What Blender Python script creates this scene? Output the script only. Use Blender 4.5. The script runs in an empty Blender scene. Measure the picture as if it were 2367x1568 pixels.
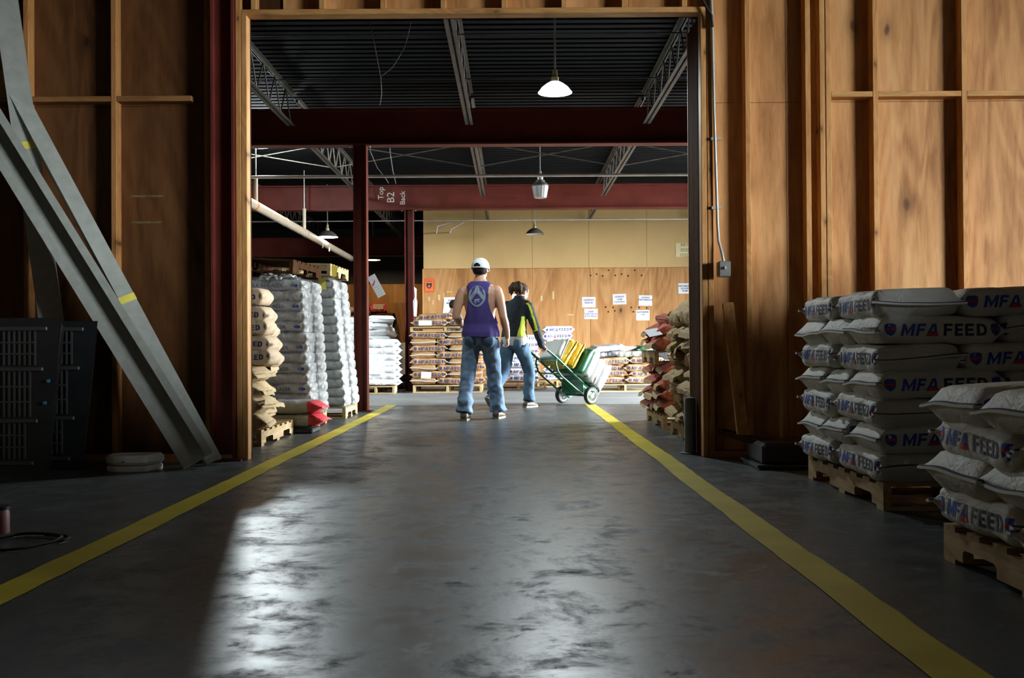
import bpy, bmesh, math, random
import numpy as np
from mathutils import Vector, Matrix, Euler, noise
from mathutils.bvhtree import BVHTree

random.seed(7)
SC = bpy.context.scene
COL = SC.collection
R = math.radians

# ------------------------------------------------------------------ camera
CAM_H = 0.772
cam_data = bpy.data.cameras.new('camera')
cam_data.sensor_width = 36.0
cam_data.lens = 35.0
cam_data.clip_start = 0.05
cam_data.clip_end = 200
cam = bpy.data.objects.new('camera', cam_data)
cam.matrix_world = (Matrix.Translation((0, 0, CAM_H)) @ Matrix.Rotation(R(90.47), 4, 'X')
                    @ Matrix.Rotation(R(-0.36), 4, 'Z'))
COL.objects.link(cam)
SC.camera = cam

# ------------------------------------------------------------------ view + sky
SC.view_settings.view_transform = 'Standard'
SC.view_settings.look = 'None'
SC.view_settings.gamma = 1.0
SC.view_settings.exposure = 0.0
SC.view_settings.use_curve_mapping = False
SKY = 118.0
world = bpy.data.worlds.new('overcast_sky')
SC.world = world
world.use_nodes = True
bg = world.node_tree.nodes['Background']
bg.inputs[0].default_value = (0.90, 0.96, 1.0, 1)
bg.inputs[1].default_value = SKY
SC.cycles.max_bounces = 6
SC.cycles.diffuse_bounces = 3
SC.cycles.glossy_bounces = 3
SC.cycles.transmission_bounces = 4
SC.cycles.transparent_max_bounces = 8
SC.cycles.sample_clamp_indirect = 6.0
SC.cycles.caustics_reflective = False
SC.cycles.caustics_refractive = False

# the two open dock doors that let the daylight in (portals only guide the sampling of the sky)
DOCK = dict(x=7.2, y0=12.5, y1=16.6, z1=3.25)      # storeroom beyond the doorway
FRONT = dict(x=13.0, y0=-3.5, y1=0.5, z1=3.6)       # room the camera stands in
def portal(name, d):
    l = bpy.data.lights.new(name, 'AREA')
    l.shape = 'RECTANGLE'
    l.size = d['y1'] - d['y0']; l.size_y = d['z1']
    l.cycles.is_portal = True
    o = bpy.data.objects.new(name, l)
    # points to -X
    o.matrix_world = Matrix.Translation((d['x'] + 0.02, (d['y0'] + d['y1']) / 2, d['z1'] / 2)) @ \
        Matrix(((0, 0, 1, 0), (1, 0, 0, 0), (0, 1, 0, 0), (0, 0, 0, 1)))
    COL.objects.link(o)
portal('dock_door_daylight', DOCK)
portal('front_door_daylight', FRONT)

TMP = bpy.data.scenes.new('scratch')      # for evaluating modifiers and type; removed at the end
def scratch_depsgraph():
    with bpy.context.temp_override(scene=TMP, view_layer=TMP.view_layers[0]):
        return bpy.context.evaluated_depsgraph_get()
# ------------------------------------------------------------------ mesh helpers
class MB:
    """collects shapes; build() links them as one mesh object"""
    def __init__(s):
        s.v = []; s.f = []; s.m = []; s.mats = []
    def mi(s, mat):
        if mat not in s.mats: s.mats.append(mat)
        return s.mats.index(mat)
    def add(s, vs, fs, mat=None, M=None):
        o = len(s.v)
        if M is not None: vs = [M @ Vector(p) for p in vs]
        s.v += [tuple(p) for p in vs]
        k = s.mi(mat)
        for f in fs:
            s.f.append([i + o for i in f]); s.m.append(k)
        return s
    def box(s, x0, x1, y0, y1, z0, z1, mat=None, M=None):
        vs = [(x0,y0,z0),(x1,y0,z0),(x1,y1,z0),(x0,y1,z0),(x0,y0,z1),(x1,y0,z1),(x1,y1,z1),(x0,y1,z1)]
        fs = [(0,3,2,1),(4,5,6,7),(0,1,5,4),(1,2,6,5),(2,3,7,6),(3,0,4,7)]
        return s.add(vs, fs, mat, M)
    def prism(s, poly, axis, a0, a1, mat=None, M=None):
        """poly: 2-D outline; axis: 'x','y','z' extrusion axis; the outline fills the other two in order"""
        def mk(p, a):
            if axis == 'x': return (a, p[0], p[1])
            if axis == 'y': return (p[0], a, p[1])
            return (p[0], p[1], a)
        n = len(poly)
        vs = [mk(p, a0) for p in poly] + [mk(p, a1) for p in poly]
        fs = [list(range(n))[::-1], list(range(n, 2*n))]
        for i in range(n):
            j = (i + 1) % n
            fs.append((i, j, n + j, n + i))
        return s.add(vs, fs, mat, M)
    def tube(s, pts, r, mat=None, n=8, M=None, caps=True, ry=None):
        pts = [Vector(p) for p in pts]
        rr = r if isinstance(r, (list, tuple)) else [r] * len(pts)
        vs = []; fs = []
        up = None
        for i, p in enumerate(pts):
            d = (pts[min(i + 1, len(pts) - 1)] - pts[max(i - 1, 0)]).normalized()
            if up is None:
                up = Vector((0, 0, 1)) if abs(d.z) < 0.9 else Vector((0, 1, 0))
            a = d.cross(up).normalized(); b = a.cross(d).normalized(); up = b
            for k in range(n):
                t = 2 * math.pi * k / n
                vs.append(p + a * (rr[i] * math.cos(t)) + b * (rr[i] * math.sin(t)))
        for i in range(len(pts) - 1):
            for k in range(n):
                k2 = (k + 1) % n
                fs.append((i*n + k, i*n + k2, (i+1)*n + k2, (i+1)*n + k))
        if caps:
            fs.append(list(range(n))[::-1]); fs.append([(len(pts)-1)*n + k for k in range(n)])
        return s.add(vs, fs, mat, M)
    def bar(s, p, q, w, h, mat=None, roll=0):
        """rectangular bar from p to q"""
        p = Vector(p); q = Vector(q); d = (q - p).normalized()
        up = Vector((0, 0, 1)) if abs(d.z) < 0.95 else Vector((0, 1, 0))
        a = d.cross(up).normalized(); b = a.cross(d).normalized()
        if roll:
            c, t = math.cos(roll), math.sin(roll); a, b = a*c + b*t, b*c - a*t
        vs = []
        for e in (p, q):
            vs += [e - a*w/2 - b*h/2, e + a*w/2 - b*h/2, e + a*w/2 + b*h/2, e - a*w/2 + b*h/2]
        fs = [(0,3,2,1),(4,5,6,7),(0,1,5,4),(1,2,6,5),(2,3,7,6),(3,0,4,7)]
        return s.add(vs, fs, mat)
    def lathe(s, prof, n=24, mat=None, M=None):
        vs = []; fs = []
        for (r, z) in prof:
            for k in range(n):
                t = 2*math.pi*k/n
                vs.append((r*math.cos(t), r*math.sin(t), z))
        for i in range(len(prof) - 1):
            for k in range(n):
                k2 = (k+1) % n
                fs.append((i*n+k, i*n+k2, (i+1)*n+k2, (i+1)*n+k))
        return s.add(vs, fs, mat, M)
    def mesh(s, name, smooth=False):
        me = bpy.data.meshes.new(name)
        me.from_pydata(s.v, [], s.f)
        for m in s.mats: me.materials.append(m if m is not None else None)
        me.polygons.foreach_set('material_index', s.m)
        if smooth: me.polygons.foreach_set('use_smooth', [True]*len(s.f))
        me.update()
        return me
    def build(s, name, parent=None, smooth=False, bevel=0, sharp=False):
        me = s.mesh(name, smooth)
        if sharp and smooth: me.set_sharp_from_angle(angle=R(40))
        o = bpy.data.objects.new(name, me); COL.objects.link(o)
        if parent is not None: o.parent = parent
        if bevel:
            b = o.modifiers.new('bevel', 'BEVEL'); b.width = bevel; b.segments = 1; b.limit_method = 'ANGLE'
        return o
def tag(o, label=None, cat=None, group=None, kind=None):
    if label: o['label'] = label
    if cat: o['category'] = cat
    if group: o['group'] = group
    if kind: o['kind'] = kind
    return o
def empty(name, loc=(0,0,0), rz=0, label=None, cat=None, group=None, kind=None):
    o = bpy.data.objects.new(name, None); COL.objects.link(o)
    o.location = loc; o.rotation_euler = (0, 0, rz); o.empty_display_size = 0.1
    return tag(o, label, cat, group, kind)
def copy_tree(o, parent=None):
    c = o.copy(); COL.objects.link(c); c.parent = parent
    for ch in list(o.children): copy_tree(ch, c)
    return c
def mesh_obj(name, me, parent=None):
    o = bpy.data.objects.new(name, me); COL.objects.link(o)
    if parent is not None: o.parent = parent
    return o
def at(px, py, Y):
    """point seen at pixel px,py of the photograph at depth Y (authoring aid for real distances)"""
    x, y = px - 1183.5, 784 - py
    c, t = math.cos(R(-0.36)), math.sin(R(-0.36))
    x, y = x*c - y*t, x*t + y*c
    p = R(0.47)
    fy = 2301.25
    dy = fy*math.cos(p) - y*math.sin(p); dz = fy*math.sin(p) + y*math.cos(p)
    k = Y/dy
    return Vector((x*k, Y, CAM_H + dz*k))

# ------------------------------------------------------------------ materials
def nt(name):
    m = bpy.data.materials.new(name); m.use_nodes = True
    t = m.node_tree
    return m, t, t.nodes['Principled BSDF']
def node(t, typ, **kw):
    n = t.nodes.new(typ)
    for k, v in kw.items():
        if k in n.inputs.keys() if hasattr(n.inputs, 'keys') else False: n.inputs[k].default_value = v
        else: setattr(n, k, v)
    return n
def mapping(t, scale=(1,1,1), rot=(0,0,0), coord='Object', loc=(0,0,0)):
    tc = t.nodes.new('ShaderNodeTexCoord'); mp = t.nodes.new('ShaderNodeMapping')
    mp.inputs['Scale'].default_value = scale; mp.inputs['Rotation'].default_value = rot; mp.inputs['Location'].default_value = loc
    t.links.new(tc.outputs[coord], mp.inputs['Vector'])
    return mp.outputs[0]
def tex_noise(t, vec, scale, detail=4, rough=0.55, dist=0.0):
    n = t.nodes.new('ShaderNodeTexNoise')
    n.inputs['Scale'].default_value = scale; n.inputs['Detail'].default_value = detail
    n.inputs['Roughness'].default_value = rough; n.inputs['Distortion'].default_value = dist
    t.links.new(vec, n.inputs['Vector'])
    return n.outputs['Fac']
def ramp(t, fac, stops):
    r = t.nodes.new('ShaderNodeValToRGB')
    e = r.color_ramp.elements
    e[0].position, e[0].color = stops[0][0], (*stops[0][1], 1)
    e[1].position, e[1].color = stops[-1][0], (*stops[-1][1], 1)
    for p, c in stops[1:-1]:
        x = e.new(p); x.color = (*c, 1)
    t.links.new(fac, r.inputs[0])
    return r.outputs[0]
def mixc(t, fac, a, b, mode='MIX'):
    m = t.nodes.new('ShaderNodeMix'); m.data_type = 'RGBA'; m.blend_type = mode
    for s, v in ((m.inputs[0], fac), (m.inputs[6], a), (m.inputs[7], b)):
        if hasattr(v, 'is_linked') or hasattr(v, 'links'): t.links.new(v, s)
        elif isinstance(v, (int, float)): s.default_value = v
        else: s.default_value = (*v, 1)
    return m.outputs[2]
def bump(t, b, fac, strength=0.3, dist=0.01):
    n = t.nodes.new('ShaderNodeBump'); n.inputs['Strength'].default_value = strength; n.inputs['Distance'].default_value = dist
    t.links.new(fac, n.inputs['Height']); t.links.new(n.outputs[0], b.inputs['Normal'])
def plain(name, col, rough=0.6, metal=0.0, var=0.15, scale=8, bumpy=0.0, spec=None, emit=None):
    m, t, b = nt(name)
    v = mapping(t)
    f = tex_noise(t, v, scale, 5)
    lo = tuple(c*(1-var) for c in col); hi = tuple(min(1, c*(1+var)) for c in col)
    t.links.new(ramp(t, f, [(0.3, lo), (0.7, hi)]), b.inputs['Base Color'])
    b.inputs['Roughness'].default_value = rough; b.inputs['Metallic'].default_value = metal
    if spec is not None: b.inputs['Specular IOR Level'].default_value = spec
    if bumpy: bump(t, b, f, bumpy, 0.01)
    if emit:
        b.inputs['Emission Color'].default_value = (*emit[0], 1); b.inputs['Emission Strength'].default_value = emit[1]
    return m
def wood(name, dark, mid, light, axis='z', scale=1.0, knots=True, rough=0.6, spread=1.0, spec=0.25):
    """grain runs along axis"""
    m, t, b = nt(name)
    st = {'x': (0.12, 1, 1), 'y': (1, 0.12, 1), 'z': (1, 1, 0.12)}[axis]
    v = mapping(t, tuple(s*scale for s in st))
    big = tex_noise(t, v, 3.2, 3, 0.5, 1.2)
    fine = tex_noise(t, v, 42, 4, 0.6, 0.6)
    band = t.nodes.new('ShaderNodeMath'); band.operation = 'MULTIPLY_ADD'
    band.inputs[1].default_value = 0.35; t.links.new(fine, band.inputs[0]); 
    mul = t.nodes.new('ShaderNodeMath'); mul.operation = 'MULTIPLY'; mul.inputs[1].default_value = 0.72
    t.links.new(big, mul.inputs[0]); t.links.new(mul.outputs[0], band.inputs[2])
    # cathedral figure: contour lines of a stretched, warped noise
    v3 = mapping(t, tuple(q*scale for q in {'x': (0.22,1,1), 'y': (1,0.22,1), 'z': (1,1,0.22)}[axis]))
    cn = tex_noise(t, v3, 1.7, 2.5, 0.5, 1.1)
    ml = t.nodes.new('ShaderNodeMath'); ml.operation = 'MULTIPLY'; ml.inputs[1].default_value = 70; t.links.new(cn, ml.inputs[0])
    sn = t.nodes.new('ShaderNodeMath'); sn.operation = 'SINE'; t.links.new(ml.outputs[0], sn.inputs[0])
    mx = t.nodes.new('ShaderNodeMath'); mx.operation = 'MULTIPLY_ADD'; mx.inputs[1].default_value = 0.055
    t.links.new(sn.outputs[0], mx.inputs[0]); t.links.new(band.outputs[0], mx.inputs[2])
    c = ramp(t, mx.outputs[0], [(0.40 - 0.06*spread, dark), (0.54, mid), (0.66 + 0.06*spread, light)])
    if knots:
        v2 = mapping(t, tuple(q*scale for q in {'x': (0.5,1,1), 'y': (1,0.5,1), 'z': (1,1,0.5)}[axis]), (R(90), 0, 0))
        wb = t.nodes.new('ShaderNodeMix'); wb.data_type = 'VECTOR'; wb.inputs[0].default_value = 0.06
        wn = t.nodes.new('ShaderNodeTexNoise'); wn.inputs['Scale'].default_value = 5; t.links.new(v2, wn.inputs['Vector'])
        t.links.new(v2, wb.inputs[4]); t.links.new(wn.outputs['Color'], wb.inputs[5])
        vo = t.nodes.new('ShaderNodeTexVoronoi'); vo.voronoi_dimensions = '2D'; vo.inputs['Scale'].default_value = 2.4
        t.links.new(wb.outputs[1], vo.inputs['Vector'])
        k = ramp(t, vo.outputs['Distance'], [(0.0, (1,1,1)), (0.03, (0.85,0.85,0.85)), (0.05, (0.45,0.45,0.45)), (0.13, (0.12,0.12,0.12)), (0.22, (0,0,0))])
        sr = t.nodes.new('ShaderNodeSeparateColor'); t.links.new(vo.outputs['Color'], sr.inputs[0])
        gt = t.nodes.new('ShaderNodeMath'); gt.operation = 'GREATER_THAN'; gt.inputs[1].default_value = 0.45; t.links.new(sr.outputs[0], gt.inputs[0])
        kk = t.nodes.new('ShaderNodeMath'); kk.operation = 'MULTIPLY'; t.links.new(k, kk.inputs[0]); t.links.new(gt.outputs[0], kk.inputs[1]); k = kk.outputs[0]
        c = mixc(t, k, c, tuple(d*0.35 for d in dark))
    t.links.new(c, b.inputs['Base Color'])
    b.inputs['Roughness'].default_value = rough; b.inputs['Specular IOR Level'].default_value = spec
    bump(t, b, fine, 0.15, 0.003)
    return m

MAT = {}
MAT['ply'] = wood('plywood_sheet', (0.27,0.11,0.032), (0.52,0.255,0.092), (0.66,0.37,0.155), 'z', 0.9)
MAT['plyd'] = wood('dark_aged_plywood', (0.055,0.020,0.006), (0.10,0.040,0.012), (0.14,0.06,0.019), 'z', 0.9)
MAT['stud'] = wood('framing_lumber', (0.38,0.17,0.05), (0.55,0.28,0.095), (0.66,0.36,0.14), 'z', 2.2, knots=True)
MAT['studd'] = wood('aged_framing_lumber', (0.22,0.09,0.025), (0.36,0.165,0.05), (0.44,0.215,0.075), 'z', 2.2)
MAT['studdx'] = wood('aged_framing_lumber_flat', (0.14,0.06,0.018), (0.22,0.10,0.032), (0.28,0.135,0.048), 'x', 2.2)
MAT['studx'] = wood('framing_lumber_flat', (0.36,0.17,0.05), (0.54,0.28,0.095), (0.64,0.36,0.14), 'x', 2.2, knots=True)
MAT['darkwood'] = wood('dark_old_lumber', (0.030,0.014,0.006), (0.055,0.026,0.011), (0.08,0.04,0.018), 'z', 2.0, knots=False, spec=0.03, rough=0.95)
MAT['backply'] = wood('store_plywood', (0.27,0.12,0.038), (0.44,0.215,0.075), (0.54,0.30,0.125), 'z', 0.55)
MAT['tanboard'] = plain('tan_hardboard', (0.58,0.39,0.16), 0.55, var=0.07, scale=1.4)
MAT['farply'] = wood('far_plywood', (0.24,0.10,0.02), (0.36,0.16,0.035), (0.44,0.21,0.05), 'z', 0.5, knots=False)
MAT['pallet'] = wood('pallet_wood', (0.30,0.20,0.09), (0.46,0.33,0.17), (0.60,0.46,0.26), 'y', 2.5, knots=False, rough=0.8)
MAT['palletx'] = wood('pallet_wood_cross', (0.30,0.20,0.09), (0.46,0.33,0.17), (0.60,0.46,0.26), 'x', 2.5, knots=False, rough=0.8)
MAT['redsteel'] = plain('red_oxide_steel', (0.115,0.024,0.017), 0.5, var=0.22, scale=3, spec=0.15)
MAT['joist'] = plain('joist_steel', (0.11,0.097,0.08), 0.5, metal=0.0, var=0.25, scale=6, spec=0.25)
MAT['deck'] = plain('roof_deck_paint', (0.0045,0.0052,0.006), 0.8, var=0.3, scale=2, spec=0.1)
MAT['galv'] = plain('galvanised_steel', (0.40,0.425,0.385), 0.45, metal=0.25, var=0.12, scale=14)
MAT['pipe'] = plain('pipe_cream', (0.55,0.46,0.34), 0.5, var=0.1)
MAT['orange'] = plain('orange_band', (0.75,0.22,0.05), 0.6)
MAT['blackplastic'] = plain('black_plastic', (0.010,0.011,0.012), 0.42, var=0.25)
MAT['rubber'] = plain('black_rubber', (0.014,0.014,0.014), 0.7)
MAT['whiteplastic'] = plain('white_plastic', (0.62,0.64,0.60), 0.4, var=0.06)
MAT['paper'] = plain('white_paper', (0.80,0.83,0.88), 0.8, var=0.03)
MAT['cream_paper'] = plain('cream_paper', (0.80,0.70,0.40), 0.8, var=0.03)
MAT['ink'] = plain('black_ink', (0.02,0.02,0.03), 0.7)
MAT['blueink'] = plain('blue_ink', (0.03,0.045,0.17), 0.7)
MAT['greyink'] = plain('grey_pencil', (0.42,0.36,0.2), 0.8)
MAT['chalk'] = plain('chalk', (0.75,0.68,0.62), 0.9)
MAT['drywall'] = plain('room_wall', (0.08,0.05,0.03), 0.8, var=0.2, scale=1)
MAT['ceil'] = plain('room_ceiling', (0.05,0.04,0.035), 0.8, var=0.2, scale=1)
MAT['yellowtag'] = plain('yellow_tag', (0.75,0.66,0.10), 0.6)

def floor_material():
    m, t, b = nt('sealed_concrete')
    v = mapping(t)
    vs = mapping(t, (1.0, 0.35, 1), (0,0,R(6)))
    vx = mapping(t, (1.0, 1.1, 1), (0,0,R(-18)))
    n1 = tex_noise(t, v, 0.55, 5, 0.6, 0.3)
    n2 = tex_noise(t, vs, 2.6, 7, 0.65, 0.6)
    n3 = tex_noise(t, vx, 7.0, 8, 0.7, 0.3)
    c1 = ramp(t, n1, [(0.3, (0.040,0.047,0.048)), (0.7, (0.076,0.083,0.080))])
    c2 = ramp(t, n2, [(0.30, (0.62,0.62,0.62)), (0.5, (0.95,0.95,0.95)), (0.75, (1.25,1.25,1.22))])
    c = mixc(t, 0.75, c1, c2, 'MULTIPLY')
    # small dark scuffs
    sc = ramp(t, n3, [(0.27, (0.30,0.30,0.30)), (0.36, (1,1,1))])
    c = mixc(t, 0.8, c, sc, 'MULTIPLY')
    t.links.new(c, b.inputs['Base Color'])
    # polish worn unevenly
    n4 = tex_noise(t, v, 3.6, 10, 0.78, 0.4)
    r1 = ramp(t, n4, [(0.38, (0.58,)*3), (0.46, (0.44,)*3), (0.52, (0.36,)*3), (0.66, (0.31,)*3)])
    r2 = ramp(t, n3, [(0.30, (0.30,)*3), (0.42, (0.0,)*3)])
    ad = t.nodes.new('ShaderNodeMath'); ad.operation = 'ADD'
    t.links.new(r1, ad.inputs[0]); t.links.new(r2, ad.inputs[1])
    t.links.new(ad.outputs[0], b.inputs['Roughness'])
    sp = ramp(t, n4, [(0.38, (0.30,)*3), (0.54, (1.0,)*3)])
    t.links.new(sp, b.inputs['Specular IOR Level'])
    b.inputs['Coat Weight'].default_value = 0.0
    fine = tex_noise(t, v, 28, 6, 0.7)
    bump(t, b, fine, 0.12, 0.004)
    return m
MAT['floor'] = floor_material()
MAT['slab'] = plain('daylit_concrete', (0.19,0.20,0.20), 0.55, var=0.22, scale=1.3, spec=0.4)  # rear floor painted paler to stand for the daylight falling there
def paint_line():
    m, t, b = nt('yellow_floor_paint')
    v = mapping(t); vx = mapping(t, (0.6, 1.2, 1))
    n = tex_noise(t, v, 9, 6, 0.7); n2 = tex_noise(t, vx, 2.2, 5)
    c = ramp(t, n2, [(0.3, (0.46,0.37,0.014)), (0.7, (0.64,0.54,0.035))])
    c = mixc(t, ramp(t, n, [(0.24, (1,1,1)), (0.34, (0,0,0))]), c, (0.10,0.095,0.06))
    t.links.new(c, b.inputs['Base Color']); b.inputs['Roughness'].default_value = 0.5
    return m
MAT['yellow'] = paint_line()
# ================================================================== the building
WALL_Y = 6.91            # front of the partition studs
PLY_Y = 7.0
def structure(name, mb, parent=None, **kw):
    o = mb.build(name, parent, **kw)
    if parent is None: tag(o, kind='structure')
    return o
# floor, ground beyond the doors
structure('floor', MB().add([(-9,-9,0),(13.1,-9,0),(13.1,13.35,0),(-9,13.35,0)], [(0,1,2,3)], MAT['floor']))
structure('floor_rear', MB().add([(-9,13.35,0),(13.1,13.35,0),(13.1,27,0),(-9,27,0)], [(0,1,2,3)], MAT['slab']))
structure('ground_outside', MB().add([(13.1,-40,-.02),(60,-40,-.02),(60,60,-.02),(13.1,60,-.02)], [(0,1,2,3)], plain('yard_gravel', (0.30,0.29,0.27), 0.9)))
# painted aisle lines with slightly ragged edges
def stripe(x, y0, y1, w, seed):
    rnd = random.Random(seed); n = 90; vs = []; fs = []
    for i in range(n + 1):
        y = y0 + (y1 - y0)*i/n
        e = 0.004
        dx = 0.012*noise.noise(Vector((y*0.8, seed*3.1, 0)))
        vs += [(x + dx - w/2 + rnd.uniform(-e, e), y, 0.0025), (x + dx + w/2 + rnd.uniform(-e, e), y, 0.0025)]
        if i: k = 2*i; fs.append((k-2, k-1, k+1, k))
    return MB().add(vs, fs, MAT['yellow'])
structure('trim_1', stripe(-1.615, 0.6, 13.45, 0.135, 1))
structure('trim_2', stripe(1.035, 0.6, 13.4, 0.14, 2))
structure('trim_3', MB().box(-2.6, -1.69, 13.35, 13.45, 0.0005, 0.002, MAT['yellow']))

# ---- partition wall with the ten-foot doorway
OPL, OPR, OPT = -1.835, 1.324, 3.098
CEIL1 = 4.35
wall = empty('wall_front', (0, PLY_Y, 0), kind='structure')
def wpart(name, mb, **kw):
    o = mb.build(name, wall, **kw); o.matrix_parent_inverse = Matrix.Translation((0, -PLY_Y, 0)); return o
def stud(x, z0=0.0, z1=CEIL1, w=0.038, mat=None, y0=WALL_Y):
    return wpart('stud', MB().box(x, x + w, y0, PLY_Y, z0, z1, mat or MAT['stud']), bevel=0.003)
# plywood sheets, one object each, joints a few millimetres wide
def sheet_run(x0, x1, step, z0, z1, mat, name='plywood_sheet', y=PLY_Y, th=0.012, start=None):
    x = start if start is not None else x0
    while x < x1 - 0.01:
        a = max(x, x0); b_ = min(x + step, x1)
        if b_ - a > 0.02:
            wpart(name, MB().box(a + 0.0015, b_ - 0.0015, y, y + th, z0 + 0.0015, z1 - 0.0015, mat))
        x += step
sheet_run(OPR, 13.0, 1.2192, 0.04, 2.485, MAT['ply'], start=0.72)
sheet_run(OPR, 13.0, 1.2192, 2.485, CEIL1, MAT['ply'], start=0.72)
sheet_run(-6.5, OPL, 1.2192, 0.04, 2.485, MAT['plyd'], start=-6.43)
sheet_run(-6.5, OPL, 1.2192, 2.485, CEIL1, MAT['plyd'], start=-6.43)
sheet_run(OPL, OPR, 1.2192, OPT, CEIL1, MAT['ply'], start=-1.6)
# backing behind the joints (the sheathing on the storeroom face)
for (a, b_, z0, z1) in ((-8, OPL, 0, CEIL1), (OPR, 13, 0, CEIL1), (OPL, OPR, OPT, CEIL1)):
    wpart('sheathing', MB().box(a, b_, PLY_Y + 0.014, PLY_Y + 0.03, z0, z1, MAT['darkwood']))
# doorway framing
stud(OPL - 0.038, 0, OPT); stud(OPL - 0.078, 0, CEIL1)
stud(OPR, 0, OPT); stud(OPR + 0.042, 0, CEIL1)
wpart('header', MB().box(OPL - 0.038, OPR + 0.038, WALL_Y, PLY_Y + 0.03, OPT, OPT + 0.038, MAT['studx']), bevel=0.003)
for px in (583, 741, 883, 1023, 1164, 1303, 1443, 1582):
    stud((px - 1184)/333, OPT + 0.038, CEIL1)
for x in (1.631, 2.05, 2.150, 2.193, 2.52, 3.138, 3.75, 4.36, 4.97, 5.58, 6.4, 7.3, 8.2):
    stud(x)
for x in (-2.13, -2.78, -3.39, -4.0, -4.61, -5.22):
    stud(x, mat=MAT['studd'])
def blocking(a, b_, z, h=0.038):
    wpart('blocking', MB().box(a, b_, WALL_Y + 0.001, PLY_Y, z, z + h, MAT['studx'] if a > 0 else MAT['studdx']), bevel=0.003)
for a, b_ in ((2.231, 2.52), (2.558, 3.138), (3.176, 3.75), (3.788, 4.36)): blocking(a, b_, 2.50)
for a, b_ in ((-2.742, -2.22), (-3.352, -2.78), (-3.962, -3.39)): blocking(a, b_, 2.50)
# sole plates
wpart('sole_plate', MB().box(OPR + 0.08, 13, WALL_Y, PLY_Y, 0, 0.038, MAT['studx']))
wpart('sole_plate', MB().box(-6.5, OPL - 0.08, WALL_Y, PLY_Y, 0, 0.038, MAT['studx']))
# deep dark jamb lining on the wall side of the doorway
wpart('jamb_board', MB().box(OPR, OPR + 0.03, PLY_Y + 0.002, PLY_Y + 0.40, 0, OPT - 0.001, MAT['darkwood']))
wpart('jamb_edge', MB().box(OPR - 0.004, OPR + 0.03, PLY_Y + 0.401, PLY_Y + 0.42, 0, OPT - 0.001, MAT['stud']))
# scraps of old tape left on the plywood
tp = plain('old_tape', (0.13,0.09,0.03), 0.7, var=0.5, scale=30)
for (x0, x1, z) in ((-2.68, -2.45, 1.845), (-2.67, -2.46, 1.66)):
    wpart('tape_scrap', MB().box(x0, x1, PLY_Y - 0.0012, PLY_Y, z, z + 0.014, tp))

# ---- shells of both rooms
def wall_with_door(name, d, y0, y1, z1, th, mat):
    x = d['x']
    r = empty(name, (x, (y0+y1)/2, 0), kind='structure')
    for k, (a, b_, c, e) in enumerate(((y0, d['y0'], 0, z1), (d['y1'], y1, 0, z1), (d['y0'], d['y1'], d['z1'], z1))):
        o = MB().box(x, x + th, a, b_, c, e, mat).build('wall_panel', r); o.matrix_parent_inverse = Matrix.Translation((-x, -(y0+y1)/2, 0))
wall_with_door('wall_right', FRONT, -9, 7.0, CEIL1, 0.15, MAT['drywall'])
structure('wall_left', MB().box(-6.65, -6.5, -9, 7.03, 0, CEIL1, MAT['drywall']))
structure('wall_back', MB().box(-6.65, 13.15, -9.15, -9, 0, CEIL1, MAT['drywall']))
structure('ceiling', MB().box(-6.65, 13.15, -9.15, 7.03, CEIL1, CEIL1 + 0.1, MAT['ceil']))
# storeroom
DECK = 3.89
BACK_Y, FAR_Y, BACK_X0 = 21.1, 26.0, -1.87
wall_with_door('wall_storeroom_right', DOCK, 7.03, BACK_Y + 0.1, DECK + 0.5, 0.15, MAT['drywall'])
structure('wall_storeroom_left', MB().box(-8.15, -8, 7.03, FAR_Y, 0, DECK + 0.5, MAT['drywall']))
bw = empty('wall_storeroom_back', (2, BACK_Y, 0), kind='structure')
def bpart(name, mb, root=bw, base=(2, BACK_Y, 0), **kw):
    o = mb.build(name, root, **kw); o.matrix_parent_inverse = Matrix.Translation([-c for c in base]); return o
x = BACK_X0; first = True
for px in (1097, 1232, 1363, 1497, 1632, 1767, 1901, 2006):
    nx = (px - 1184)/2300*BACK_Y
    bpart('hardboard_sheet', MB().box(x + 0.003, nx - 0.003, BACK_Y, BACK_Y + 0.012, 2.447, DECK, MAT['tanboard']))
    x = nx
x = BACK_X0
for px in (1232, 1366, 1500, 1634, 1768, 1902, 2006):
    nx = (px - 1184)/2300*BACK_Y
    bpart('plywood_sheet', MB().box(x + 0.003, nx - 0.003, BACK_Y - 0.006, BACK_Y + 0.012, 0, 2.44, MAT['backply']))
    x = nx
bpart('wall_core', MB().box(BACK_X0 + 0.01, 7.5, BACK_Y + 0.013, BACK_Y + 0.12, 0, DECK + 0.5, MAT['darkwood']))
bpart('corner_strip', MB().box(BACK_X0 - 0.02, BACK_X0 + 0.004, BACK_Y - 0.012, BACK_Y + 0.1, 0, 2.44, MAT['stud']))
structure('wall_storeroom_side', MB().box(BACK_X0 + 0.02, BACK_X0 + 0.12, BACK_Y + 0.12, FAR_Y, 0, DECK + 0.5, MAT['darkwood']))
fw = empty('wall_storeroom_far', (-5, FAR_Y, 0), kind='structure')
x = -8.0
while x < BACK_X0:
    nx = min(x + 1.2192, BACK_X0 + 0.1)
    bpart('plywood_sheet', MB().box(x + 0.003, nx - 0.003, FAR_Y, FAR_Y + 0.012, 0, 2.44, MAT['farply']), fw, (-5, FAR_Y, 0))
    x = nx
bpart('wall_core', MB().box(-8, BACK_X0 + 0.12, FAR_Y + 0.013, FAR_Y + 0.12, 0, DECK + 0.5, plain('far_dark_wall', (0.02,0.02,0.02), 0.8)), fw, (-5, FAR_Y, 0))
d3 = MB().box(-3.32, -2.45, FAR_Y - 0.03, FAR_Y - 0.002, 0, 1.95, wood('far_door_wood', (0.20,0.07,0.015), (0.30,0.12,0.025), (0.36,0.15,0.035), 'z', 0.8, knots=False)).build('door_1')
tag(d3, kind='structure')
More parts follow.
